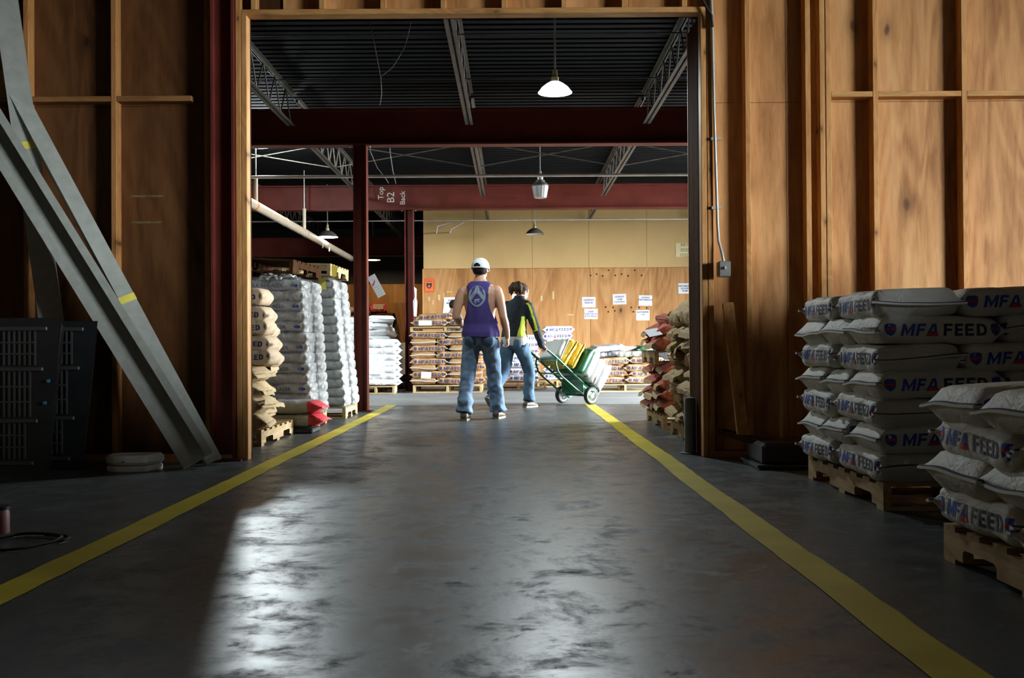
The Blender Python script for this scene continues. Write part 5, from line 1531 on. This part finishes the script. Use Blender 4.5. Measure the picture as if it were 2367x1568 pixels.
def head_pieces(c, yaw=0.0, pitch=0.0, s=1.0):
    """head facing local +y, with nose, ears, chin"""
    M3 = (Matrix.Rotation(yaw, 3, 'Z') @ Matrix.Rotation(pitch, 3, 'X'))
    C = Vector(c)
    def E(off, rx, ry, rz, n=18, m=12): return ellipsoid(C + M3 @ (Vector(off)*s), rx*s, ry*s, rz*s, n, m, M3)
    ps = [E((0, -0.005, 0.02), 0.076, 0.096, 0.098), E((0, 0.02, -0.045), 0.060, 0.068, 0.070), E((0, 0.052, -0.085), 0.030, 0.026, 0.024)]
    a = C + M3 @ (Vector((0, 0.085, 0.012))*s); b_ = C + M3 @ (Vector((0, 0.108, -0.028))*s)
    ps.append(limb([(*a, 0.009*s), (*b_, 0.014*s)], 8))
    for sx in (-1, 1): ps.append(E((sx*0.077, -0.008, -0.012), 0.010, 0.020, 0.032, 10, 8))
    return ps, M3, C
def face_parts(root, M3, C, s=1.0):
    for sx in (-1, 1):
        o = MB().add(*ellipsoid((0,0,0), 0.013*s, 0.009*s, 0.009*s, 10, 8), EYE).build('eye', root, smooth=True); o.location = C + M3 @ (Vector((sx*0.031, 0.080, 0.0))*s)
        q = MB().add(*ellipsoid((0,0,0), 0.005*s, 0.004*s, 0.005*s, 8, 6), IRIS).build('iris', o); q.location = M3 @ Vector((0, 0.008*s, 0))
    o = MB().add(*ellipsoid((0,0,0), 0.024*s, 0.008*s, 0.007*s, 12, 6, M3), LIP).build('mouth', root, smooth=True); o.location = C + M3 @ (Vector((0, 0.083, -0.058))*s)
def shoe(ankle, yaw, pitch, mat, sole, root, name='shoe', s=1.0):
    """ankle: heel-joint position; pitch > 0 lifts the heel"""
    M = Matrix.Translation(ankle) @ Matrix.Rotation(yaw, 4, 'Z') @ Matrix.Rotation(-pitch, 4, 'X')
    rings = [(-0.085, 0.012, 0.034, 0.05), (-0.07, 0.012, 0.040, 0.075), (-0.02, 0.012, 0.042, 0.085), (0.04, 0.012, 0.046, 0.062), (0.10, 0.012, 0.050, 0.048), (0.16, 0.012, 0.044, 0.038), (0.19, 0.012, 0.026, 0.028)]
    vs = []; fs = []; n = 14
    for (y, z0, w, h) in rings:
        for k in range(n):
            a = 2*math.pi*k/n
            zz = math.sin(a); vs.append(M @ Vector((w*s*math.cos(a), y*s, (-0.075 + z0 + h*(0.5 + 0.5*zz))*s)))
    for j in range(len(rings) - 1):
        for k in range(n): fs.append((j*n + k, j*n + (k+1) % n, (j+1)*n + (k+1) % n, (j+1)*n + k))
    fs.append(list(range(n))[::-1]); fs.append([(len(rings)-1)*n + k for k in range(n)])
    o = MB().add(vs, fs, mat).build(name, root, smooth=True)
    ol = [(0.036, -0.088), (0.046, -0.03), (0.050, 0.06), (0.053, 0.11), (0.045, 0.17), (0.02, 0.197), (-0.02, 0.197), (-0.045, 0.17), (-0.053, 0.11), (-0.050, 0.06), (-0.046, -0.03), (-0.036, -0.088)]
    MB().prism([(a*s, b*s) for a, b in ol], 'z', -0.078*s, -0.056*s, sole, M).build('sole', o)
    return o

# ---------------------------------------------------------------- the man in the sleeveless shirt
man = empty('person', (-0.335, 10.62, 0), R(-9), 'man in white cap, purple sleeveless shirt and blue jeans walking away', 'person')
hipz = 0.90
JEAN = denim_mat('blue_denim', (0.06,0.115,0.205), (0.29,0.42,0.58))
arms_r = [(0.180, -0.01, 1.372, 0.060), (0.205, -0.02, 1.30, 0.058), (0.232, -0.025, 1.19, 0.048), (0.25, -0.025, 1.09, 0.043), (0.262, 0.0, 1.03, 0.045), (0.276, 0.025, 0.95, 0.037), (0.284, 0.04, 0.875, 0.028)]
arms_l = [(-0.180, -0.01, 1.372, 0.060), (-0.215, -0.02, 1.30, 0.058), (-0.245, -0.03, 1.19, 0.048), (-0.262, -0.03, 1.10, 0.043), (-0.250, 0.05, 1.06, 0.044), (-0.225, 0.13, 1.02, 0.037), (-0.20, 0.20, 0.99, 0.028)]
torso = [(0, 0.0, 0.84, 0.150, 0.105), (0, 0, 0.93, 0.158, 0.110), (0, 0.005, 1.02, 0.146, 0.102), (0, 0.0, 1.14, 0.158, 0.108), (0, -0.005, 1.25, 0.180, 0.115), (0, -0.01, 1.34, 0.192, 0.112), (0, -0.012, 1.395, 0.182, 0.092), (0, -0.012, 1.43, 0.146, 0.078), (0, -0.008, 1.462, 0.092, 0.066), (0, 0.0, 1.50, 0.060, 0.060), (0, 0.012, 1.54, 0.056, 0.058)]
legL = [(-0.085, 0.0, 0.88, 0.092), (-0.105, 0.0, 0.75, 0.080), (-0.135, -0.01, 0.50, 0.058), (-0.148, -0.06, 0.32, 0.054), (-0.155, -0.11, 0.10, 0.036)]
legR = [(0.085, 0.0, 0.88, 0.092), (0.100, 0.05, 0.74, 0.080), (0.118, 0.13, 0.49, 0.058), (0.128, 0.17, 0.30, 0.054), (0.138, 0.20, 0.10, 0.036)]
hd, M3, C3 = head_pieces((0.0, 0.02, 1.605), R(-12), R(2))
pieces = [ring_loft(torso, 24), limb(legL), limb(legR), limb(arms_r), limb(arms_l)] + hd
pieces += hand(arms_r[-1][:3], (0.03, 0.10, -1), (-0.2, 1, 0.1), (-1, -0.1, 0)) + hand(arms_l[-1][:3], (0.25, 1, -0.2), (0.3, 0, 1), (1, -0.2, 0))
for sx, an in ((-1, legL[-1]), (1, legR[-1])): pieces.append(limb([(an[0], an[1] - 0.02, 0.05, 0.03), (an[0], an[1] + 0.12, 0.035, 0.028)], 10))
body = fuse(pieces, 0.0085, 'body', 3); paint(body, [SKIN], lambda c, n: 0)
mesh_obj('body', body, man); face_parts(man, M3, C3)
# jeans
def grow(pts, k): return [(p[0], p[1], p[2], p[3]*k + 0.008) for p in pts]
jl = [(-0.088, -0.005, 0.86, 0.108), (-0.108, -0.005, 0.74, 0.098), (-0.135, -0.015, 0.52, 0.082), (-0.148, -0.06, 0.34, 0.078), (-0.156, -0.105, 0.16, 0.083), (-0.158, -0.115, 0.085, 0.088)]
jr = [(0.088, -0.005, 0.86, 0.108), (0.102, 0.045, 0.74, 0.098), (0.120, 0.12, 0.52, 0.082), (0.130, 0.165, 0.33, 0.078), (0.140, 0.195, 0.16, 0.083), (0.144, 0.205, 0.085, 0.088)]
jp = [ring_loft([(0, -0.005, 0.80, 0.135, 0.105), (0, -0.01, 0.86, 0.172, 0.128), (0, -0.008, 0.93, 0.172, 0.124), (0, 0, 0.985, 0.166, 0.116)], 24)]
for ch in (jl, jr):
    mb = MB().tube([p[:3] for p in ch], [p[3] for p in ch], None, 18); jp.append((mb.v, mb.f))
for sx in (-1, 1): jp.append(ellipsoid((sx*0.085, -0.065, 0.855), 0.085, 0.075, 0.095))
jm = fuse(jp, 0.0085, 'jeans', 2, folds(1.0, 0.010, 0.55)); paint(jm, [JEAN], lambda c, n: 0)
jo = mesh_obj('jeans', jm, man)
jb = BVHTree.FromObject(jo, bpy.context.evaluated_depsgraph_get()) if False else BVHTree.FromPolygons([v.co for v in jm.vertices], [p.vertices for p in jm.polygons])
DARKDEN = denim_mat('dark_denim', (0.035,0.07,0.12), (0.10,0.17,0.26))
for sx in (-1, 1):
    q = [(sx*0.09 - 0.06, 0.90), (sx*0.09 + 0.06, 0.90), (sx*0.09 + 0.06, 0.81), (sx*0.09, 0.775), (sx*0.09 - 0.06, 0.81)]
    # densify so the patch follows the cloth
    n = 8; vs = []; fs = []
    for i in range(n + 1):
        for j in range(n + 1):
            u = i/n; v = j/n; xx = sx*0.09 - 0.06 + 0.12*u; zz = 0.905 - (0.105 + 0.03*(1 - abs(2*u - 1)))*v
            h = jb.ray_cast(Vector((xx, -1, zz)), Vector((0, 1, 0)))
            vs.append(h[0] + Vector((0, -0.004, 0)) if h[0] is not None else Vector((xx, -0.13, zz)))
    for i in range(n):
        for j in range(n): a = i*(n+1) + j; fs.append((a, a + 1, a + n + 2, a + n + 1))
    MB().add(vs, fs, DARKDEN).build('pocket', jo, smooth=True)
# sleeveless shirt with deep armholes
PURPLE = plain('purple_jersey', (0.048,0.030,0.175), 0.8, var=0.18, scale=4, bumpy=0.15)
def tank_ring(z):
    zs = [t[2] for t in torso]
    for i in range(len(zs) - 1):
        if zs[i] <= z <= zs[i+1]:
            k = (z - zs[i])/(zs[i+1] - zs[i]); a, b_ = torso[i], torso[i+1]
            return [a[j] + (b_[j] - a[j])*k for j in range(5)]
    return torso[-1]
n, m = 180, 130; vs = []; fs = []
for j in range(m + 1):
    z = 0.885 + (1.475 - 0.885)*j/m
    x, y, _, rx, ry = tank_ring(z)
    ease = 0.012 + 0.034*max(0, (1.30 - z)/0.42)
    for k in range(n):
        a = 2*math.pi*k/n
        e = ease + 0.012*noise.noise(Vector((math.cos(a)*2.2, math.sin(a)*2.2, z*3.5)))*(1 if z < 1.35 else 0.3)
        dz = 0.012*math.sin(a*2 + 1) if j == 0 else 0
        vs.append((x + (rx + e)*math.cos(a), y + (ry + e)*math.sin(a), z + dz))
def hole(c):
    z = c.z
    if z < 1.00: return False
    if z > 1.455: return abs(c.x) < 0.075 and c.y > -0.055 or z > 1.47
    w = np.interp(z, [1.00, 1.06, 1.15, 1.25, 1.33, 1.40, 1.44], [0.185, 0.165, 0.128, 0.108, 0.105, 0.108, 0.12])
    return abs(c.x) > w and abs(c.y) < 0.118
for j in range(m):
    for k in range(n):
        f = (j*n + k, j*n + (k+1) % n, (j+1)*n + (k+1) % n, (j+1)*n + k)
        c = sum((Vector(vs[i]) for i in f), Vector())/4
        if not hole(c): fs.append(f)
bm = bmesh.new(); bv_ = [bm.verts.new(v) for v in vs]
for q in fs: bm.faces.new([bv_[i] for i in q])
bmesh.ops.delete(bm, geom=[v for v in bm.verts if not v.link_faces], context='VERTS')
for _ in range(10):       # even out the cut edges
    new = {}
    for v in bm.verts:
        if v.is_boundary:
            nb = [e.other_vert(v) for e in v.link_edges if e.is_boundary]
            if len(nb) == 2: new[v] = v.co*0.5 + (nb[0].co + nb[1].co)*0.25
    for v, co in new.items(): v.co = co
bm.verts.index_update(); vs = [tuple(v.co) for v in bm.verts]; fs = [tuple(v.index for v in q.verts) for q in bm.faces]; bm.free()
mb = MB().add(vs, fs, PURPLE); tk = mb.build('tank_top', man, smooth=True)
sol = tk.modifiers.new('thickness', 'SOLIDIFY'); sol.thickness = 0.006; sol.offset = 1
tb = BVHTree.FromPolygons([Vector(v) for v in vs], fs)
PRINT = plain('shirt_print', (0.24,0.31,0.36), 0.8, var=0.12, scale=20)
pm = MB()
def press(poly, off=0.009):
    """poly: outline strip of quads on the back of the shirt (x, z)"""
    out = []
    for (x, z) in poly:
        h = tb.ray_cast(Vector((x, -1, z)), Vector((0, 1, 0)))
        out.append(h[0] + Vector((0, -off, 0)) if h[0] is not None else Vector((x, -0.14, z)))
    return out
def emb(q):
    v, g = refine(q, [tuple(range(len(q)))], 0.010); pm.add(press(v, 0.0085), g, PRINT)
ec, ez = -0.010, 1.315
def band(f_out, f_in, t0, t1, n):
    o = [f_out(t0 + (t1 - t0)*i/n) for i in range(n + 1)]; i_ = [f_in(t0 + (t1 - t0)*i/n) for i in range(n + 1)]
    v = press(o + i_); pm.add(v, [(k, k + 1, n + 2 + k, n + 1 + k) for k in range(n)], PRINT)
def foot(k):
    def f(t):   # pointed ball outline
        a = t; r = 0.088*k
        x = math.sin(a)*r*(1 - 0.06*math.cos(2*a)); z = math.cos(a)*r*1.26
        return (ec + x, ez + z + (0.0 if math.cos(a) > 0 else -0.006*(1 - math.sin(a)**2)))
    return f
band(foot(1.0), foot(0.955), R(-50), R(50), 20)
band(foot(1.0), foot(0.80), R(50), R(310), 60)
for s in (-1, 1):    # raised hands and forearms
    def mirror(q): return [(ec + s*x, ez + z) for x, z in q]
    arm = mirror([(0.066, -0.050), (0.080, 0.000), (0.028, 0.056), (0.010, 0.020)]); emb(arm)
    hnd = mirror([(0.002, 0.022), (0.010, 0.020), (0.028, 0.056), (0.017, 0.094), (0.006, 0.106), (0.002, 0.104)]); emb(hnd)
def cat(q): emb([(ec + x*1.15, ez - 0.058 + z*1.15) for x, z in q])
cat([(-0.026, 0.016), (-0.010, 0.023), (0.030, 0.022), (0.026, 0.012), (0.010, 0.008), (-0.006, 0.002), (-0.028, 0.004)])
cat([(-0.028, 0.003), (-0.010, 0.001), (-0.004, -0.008), (-0.006, -0.020), (-0.016, -0.022), (-0.025, -0.010)])
cat([(0.004, 0.0), (0.024, 0.002), (0.022, -0.008), (0.012, -0.004), (0.006, -0.012)])
pm.build('emblem_print', tk)
# cap with its half-moon opening at the back
CAPW = plain('cap_white', (0.70,0.75,0.76), 0.8, var=0.05, scale=30)
capM = Matrix.Translation(C3) @ M3.to_4x4() @ Matrix.Rotation(R(-6), 4, 'X')
vs = []; fs = []; n, m = 144, 48
for j in range(m + 1):
    ph = R(-4) + R(94)*j/m
    for k in range(n):
        a = 2*math.pi*k/n
        vs.append(capM @ Vector((0.092*math.cos(ph)**0.85*math.cos(a) if ph < R(89.9) else 0, (0.110*math.cos(ph)**0.85*math.sin(a) if ph < R(89.9) else 0) - 0.004, 0.012 + 0.108*math.sin(ph))))
inv = capM.inverted()
for j in range(m):
    for k in range(n):
        f = (j*n + k, j*n + (k+1) % n, (j+1)*n + (k+1) % n, (j+1)*n + k)
        c = inv @ (sum((Vector(vs[i]) for i in f), Vector())/4)
        if c.y < 0 and 0.016 < c.z and (c.x/0.040)**2 + ((c.z - 0.014)/0.040)**2 < 1: continue
        fs.append(f)
cp = MB().add(vs, fs, CAPW).build('cap', man, smooth=True)
sol = cp.modifiers.new('thickness', 'SOLIDIFY'); sol.thickness = 0.004; sol.offset = 1
vs = []; fs = []; nb = 16
for th in (0, 0.006):
    for i in range(nb + 1):
        a = math.pi*i/nb
        for rr in (1.0, 1.0 + 0.62*math.sin(a)):
            vs.append(capM @ Vector((0.090*math.cos(a), 0.106*math.sin(a)*rr, 0.008 + th - 0.012*(rr - 1))))
q = 2*(nb + 1)
for i in range(nb):
    fs += [(2*i, 2*i+1, 2*i+3, 2*i+2), (q+2*i, q+2*i+2, q+2*i+3, q+2*i+1), (2*i+1, q+2*i+1, q+2*i+3, 2*i+3)]
MB().add(vs, fs, CAPW).build('visor', cp, smooth=True)
MB().add(*ellipsoid((0,0,0), 0.007, 0.007, 0.004, 10, 6), CAPW).build('cap_button', cp).location = capM @ Vector((0, -0.004, 0.122))
# hair under the cap
hp_ = fuse([ellipsoid(C3 + M3 @ Vector((0, -0.014, 0.012)), 0.082, 0.096, 0.092, 20, 12, M3)], 0.007, 'hair', 1, lambda p: 0.003*noise.noise(p*70))
paint(hp_, [HAIR], lambda c, n: 0)
bm = bmesh.new(); bm.from_mesh(hp_)
Mi = (Matrix.Translation(C3) @ M3.to_4x4()).inverted()
bmesh.ops.delete(bm, geom=[f for f in bm.faces if (lambda p: p.z < -0.055 or (p.y > 0.02 and p.z < 0.03))(Mi @ f.calc_center_median())], context='FACES'); bm.to_mesh(hp_); bm.free()
mesh_obj('hair', hp_, man)
BOOT = plain('brown_boot', (0.10,0.075,0.05), 0.6); BSOLE = plain('boot_sole', (0.16,0.13,0.09), 0.7)
shoe((-0.158, -0.10, 0.078), R(4), 0, BOOT, BSOLE, man); shoe((0.145, 0.20, 0.078), R(-6), 0, BOOT, BSOLE, man)

# ---------------------------------------------------------------- the woman pushing the hand truck
yaw_w = math.atan2(-0.60, 0.80)     # turns local +y towards the load
wom = empty('person', (0.03, 12.62, 0), yaw_w, 'woman with ponytail in dark jacket with lime stripes pushing the hand truck', 'person')
Wi = (Matrix.Translation(wom.location) @ Matrix.Rotation(yaw_w, 4, 'Z')).inverted()
gr_near = Wi @ P_(-0.20, 1.12, -0.02); gr_far = Wi @ P_(0.20, 1.12, -0.02)
tw = [(0, 0.0, 0.80, 0.150, 0.105), (0, -0.01, 0.90, 0.168, 0.118), (0, 0.0, 1.00, 0.138, 0.098), (0, 0.02, 1.12, 0.142, 0.100), (0, 0.05, 1.22, 0.155, 0.105), (0, 0.075, 1.30, 0.160, 0.095), (0, 0.085, 1.345, 0.135, 0.075), (0, 0.095, 1.375, 0.085, 0.062), (0, 0.115, 1.41, 0.054, 0.055), (0, 0.135, 1.445, 0.048, 0.050)]
shR, shL = Vector((0.155, 0.07, 1.30)), Vector((-0.155, 0.07, 1.30))
def reach(sh, wr, out, drop=-0.04):
    mid = (sh + wr)/2 + Vector((out, -0.06, drop)); return mid
wrR = gr_near + Vector((0.0, -0.05, 0.035)); wrL = gr_far + Vector((0.0, -0.05, 0.035))
elR = reach(shR, wrR, 0.07); elL = reach(shL, wrL, -0.07)
def chain(sh, el, wr, k=1.0, e=0.0):
    a = (sh + el)/2; b_ = (el + wr)/2
    return [(*sh, 0.052*k + e), (*a, 0.046*k + e), (*el, 0.040*k + e), (*b_, 0.036*k + e), (*wr, 0.026*k + e)]
wl = [(-0.085, 0.0, 0.84, 0.088), (-0.090, -0.06, 0.66, 0.074), (-0.088, -0.10, 0.44, 0.054), (-0.085, -0.26, 0.30, 0.048), (-0.082, -0.36, 0.15, 0.034)]
wr_ = [(0.085, 0.0, 0.84, 0.088), (0.092, 0.10, 0.66, 0.074), (0.092, 0.20, 0.45, 0.054), (0.092, 0.20, 0.28, 0.050), (0.092, 0.17, 0.09, 0.034)]
hd, M3w, C3w = head_pieces((0.0, 0.175, 1.475), R(-14), R(-22), 0.95)
pieces = [ring_loft(tw, 24), limb(wl), limb(wr_), limb(chain(shR, elR, wrR)), limb(chain(shL, elL, wrL))] + hd
for wv_, g in ((wrR, gr_near), (wrL, gr_far)):
    pieces += hand(wv_, (g - wv_) + Vector((0, 0.03, -0.01)), (-1 if wv_ is wrR else 1, 0, 0.2), (0, 0.2, -1), 0.9, 0.92)
pieces.append(limb([(wl[-1][0], -0.36, 0.12, 0.028), (wl[-1][0], -0.29, 0.05, 0.026)], 10)); pieces.append(limb([(0.092, 0.16, 0.05, 0.028), (0.092, 0.29, 0.035, 0.026)], 10))
body = fuse(pieces, 0.0085, 'body', 3); paint(body, [SKIN], lambda c, n: 0)
mesh_obj('body', body, wom); face_parts(wom, M3w, C3w, 0.95)
JACK = plain('charcoal_jacket', (0.020,0.024,0.028), 0.75, var=0.2, scale=5, spec=0.15); LIME = plain('lime_stripe', (0.50,0.60,0.02), 0.6)
jt = [(0, 0.0, 0.90, 0.185, 0.135), (0, 0.0, 0.97, 0.170, 0.125), (0, 0.01, 1.04, 0.158, 0.116)] + [(x, y, z, rx + 0.018, ry + 0.016) for (x, y, z, rx, ry) in tw[3:8]] + [(0, 0.11, 1.40, 0.070, 0.066), (0, 0.12, 1.425, 0.064, 0.062)]
jk = fuse([ring_loft(jt, 24), limb(chain(shR, elR, wrR, 1.0, 0.016)), limb(chain(shL, elL, wrL, 1.0, 0.016))], 0.0055, 'jacket', 4, folds(1.3, 0.006))
ax = (elR - shR)
def jcol(c, n):
    d = c - shR; t = d.dot(ax)/ax.length_squared
    if c.x > 0.13 and -0.1 < t < 1.1 and abs((c - (shR + ax*t)).y + 0.038) < 0.010 and n.x > -0.2: return 1     # sleeve stripe
    if 0.90 < c.z < 1.16 and c.x > 0.09 and c.y < 0.02 and n.y < 0.2 and abs(c.x - 0.150 + 0.25*max(0, 1.0 - c.z)*0) < 0.012 + 0.02*max(0, 1.12 - c.z)/0.2: return 1     # side panel
    return 0
paint(jk, [JACK, LIME], jcol); mesh_obj('jacket', jk, wom)
SHIRT = plain('pale_grey_shirt', (0.42,0.42,0.38), 0.8)
sh_ = fuse([ring_loft([(0, -0.01, 0.79, 0.186, 0.135), (0, -0.012, 0.85, 0.186, 0.136), (0, 0, 0.93, 0.172, 0.125), (0, 0, 0.96, 0.160, 0.115)], 24)], 0.009, 'shirt', 1, folds(1.2, 0.004)); paint(sh_, [SHIRT], lambda c, n: 0); mesh_obj('shirt', sh_, wom)
jl = [(-0.088, -0.01, 0.80, 0.104), (-0.092, -0.06, 0.66, 0.092), (-0.090, -0.10, 0.45, 0.072), (-0.086, -0.24, 0.31, 0.070), (-0.084, -0.35, 0.18, 0.078)]
jr = [(0.088, -0.01, 0.80, 0.104), (0.094, 0.09, 0.66, 0.092), (0.094, 0.19, 0.46, 0.074), (0.093, 0.19, 0.28, 0.072), (0.093, 0.165, 0.085, 0.082)]
jp = [ring_loft([(0, -0.01, 0.76, 0.13, 0.10), (0, -0.015, 0.82, 0.170, 0.126), (0, -0.01, 0.89, 0.165, 0.120)], 24), ellipsoid((-0.08, -0.06, 0.82), 0.082, 0.075, 0.09), ellipsoid((0.08, -0.06, 0.82), 0.082, 0.075, 0.09)]
for ch in (jl, jr):
    mb = MB().tube([p[:3] for p in ch], [p[3] for p in ch], None, 18); jp.append((mb.v, mb.f))
JEAN2 = denim_mat('worn_dark_denim', (0.035,0.075,0.12), (0.12,0.21,0.31))
jm = fuse(jp, 0.0085, 'jeans', 2, folds(1.0, 0.008, 0.5)); paint(jm, [JEAN2], lambda c, n: 0); mesh_obj('jeans', jm, wom)
# hair drawn back into a loose ponytail
hs = [ellipsoid(C3w + M3w @ Vector((0, -0.018, 0.028)), 0.080, 0.094, 0.088, 20, 12, M3w)]
for k in range(7):
    r1 = random.Random(k + 3)
    a = C3w + M3w @ Vector((0.006*(k - 3), -0.085, 0.040)); b_ = a + M3w @ Vector((0.014*(k - 3), -0.040 + r1.uniform(-0.008, 0.008), 0.012 + r1.uniform(-0.012, 0.012)))
    m_ = b_ + Vector((0.008*(k - 3), -0.022, -0.045 + r1.uniform(-0.015, 0.015))); c_ = m_ + Vector((0.006*(k - 3), 0.002, -0.055 + r1.uniform(-0.02, 0.02)))
    hs.append(limb([(*a, 0.034), (*b_, 0.040), (*m_, 0.034), (*c_, 0.014)], 8))
hm = fuse(hs, 0.006, 'hair', 4, lambda p: 0.004*noise.noise(Vector((p.x*90, p.y*40, p.z*40))))
bm = bmesh.new(); bm.from_mesh(hm); Mi = (Matrix.Translation(C3w) @ M3w.to_4x4()).inverted()
bmesh.ops.delete(bm, geom=[f for f in bm.faces if (lambda p: (p.y > 0.035 and p.z < 0.05) or (p.z < -0.045 and p.y > -0.06))(Mi @ f.calc_center_median())], context='FACES'); bm.to_mesh(hm); bm.free()
paint(hm, [HAIRB], lambda c, n: 0); mesh_obj('hair', hm, wom)
SNEAK = plain('grey_shoe', (0.10,0.085,0.07), 0.6); SSOLE = plain('pale_sole', (0.24,0.20,0.15), 0.7)
shoe((-0.083, -0.365, 0.135), 0, R(48), SNEAK, SSOLE, wom, s=0.92); shoe((0.092, 0.165, 0.073), 0, 0, SNEAK, SSOLE, wom, s=0.92)

# ---------------------------------------------------------------- the man behind the kraft bags
Pm = at(1046, 715, 18.75)
mn = empty('person', (Pm.x, 18.75, 0), R(-48), 'dark-haired man in a grey shirt, half hidden behind the kraft bags', 'person')
hd, M3m, C3m = head_pieces((0.0, 0.045, 1.555), 0, R(-16))
legs = [limb([(s*0.09, 0, 0.86, 0.085), (s*0.10, 0.02, 0.48, 0.058), (s*0.10, 0, 0.09, 0.038)]) for s in (-1, 1)]
t2 = [(x, y + 0.03*max(0, z - 1.0), z - 0.03, rx, ry) for (x, y, z, rx, ry) in torso]
aR = [(0.19, 0.0, 1.34, 0.056), (0.23, 0.03, 1.08, 0.042), (0.17, 0.24, 1.0, 0.03)]; aL = [(-0.19, 0.0, 1.34, 0.056), (-0.23, 0.03, 1.08, 0.042), (-0.17, 0.24, 1.0, 0.03)]
body = fuse([ring_loft(t2, 24), limb(aR), limb(aL)] + legs + hd + hand(aR[-1][:3], (-0.2, 1, 0), (-1, 0, 0.3), (0, 0, -1), 0.5) + hand(aL[-1][:3], (0.2, 1, 0), (1, 0, 0.3), (0, 0, -1), 0.5), 0.010, 'body', 3)
paint(body, [SKIN], lambda c, n: 0); mesh_obj('body', body, mn); face_parts(mn, M3m, C3m)
GREY = plain('grey_shirt_cloth', (0.13,0.14,0.15), 0.8)
ts = fuse([ring_loft([(x, y, z, rx + 0.018, ry + 0.018) for (x, y, z, rx, ry) in t2[1:8]] + [(0, 0.01, 1.435, 0.078, 0.068)], 24)] + [limb([(p[0], p[1], p[2], p[3] + 0.018) for p in a[:2]]) for a in (aR, aL)], 0.010, 'shirt', 2, folds(1.2, 0.005)); paint(ts, [GREY], lambda c, n: 0); mesh_obj('shirt', ts, mn)
cl = MB().lathe([(0.078, 1.405), (0.072, 1.43), (0.066, 1.445), (0.070, 1.445), (0.082, 1.405)], 20, SHIRT).build('collar', mn, smooth=True); cl.location = (0, 0.012, 0.0)
tr_ = fuse([ring_loft([(0, 0, 0.80, 0.14, 0.11), (0, 0, 0.96, 0.165, 0.12)], 20)] + [limb([(s*0.09, 0, 0.84, 0.10), (s*0.10, 0.02, 0.48, 0.078), (s*0.10, 0, 0.10, 0.072)]) for s in (-1, 1)], 0.012, 'trousers', 1); paint(tr_, [DARKDEN], lambda c, n: 0); mesh_obj('trousers', tr_, mn)
hm = fuse([ellipsoid(C3m + M3m @ Vector((0, -0.016, 0.020)), 0.083, 0.100, 0.098, 20, 12, M3m)], 0.007, 'hair', 1, lambda p: 0.004*noise.noise(p*60))
bm = bmesh.new(); bm.from_mesh(hm); Mi = (Matrix.Translation(C3m) @ M3m.to_4x4()).inverted()
bmesh.ops.delete(bm, geom=[f for f in bm.faces if (lambda p: (p.y > 0.045 and p.z < 0.05) or p.z < -0.06 or (p.y > 0.0 and p.z < -0.01))(Mi @ f.calc_center_median())], context='FACES'); bm.to_mesh(hm); bm.free()
paint(hm, [HAIR], lambda c, n: 0); mesh_obj('hair', hm, mn)
for s in (-1, 1): shoe((s*0.10, 0, 0.078), 0, 0, BOOT, BSOLE, mn)
bpy.data.scenes.remove(TMP)
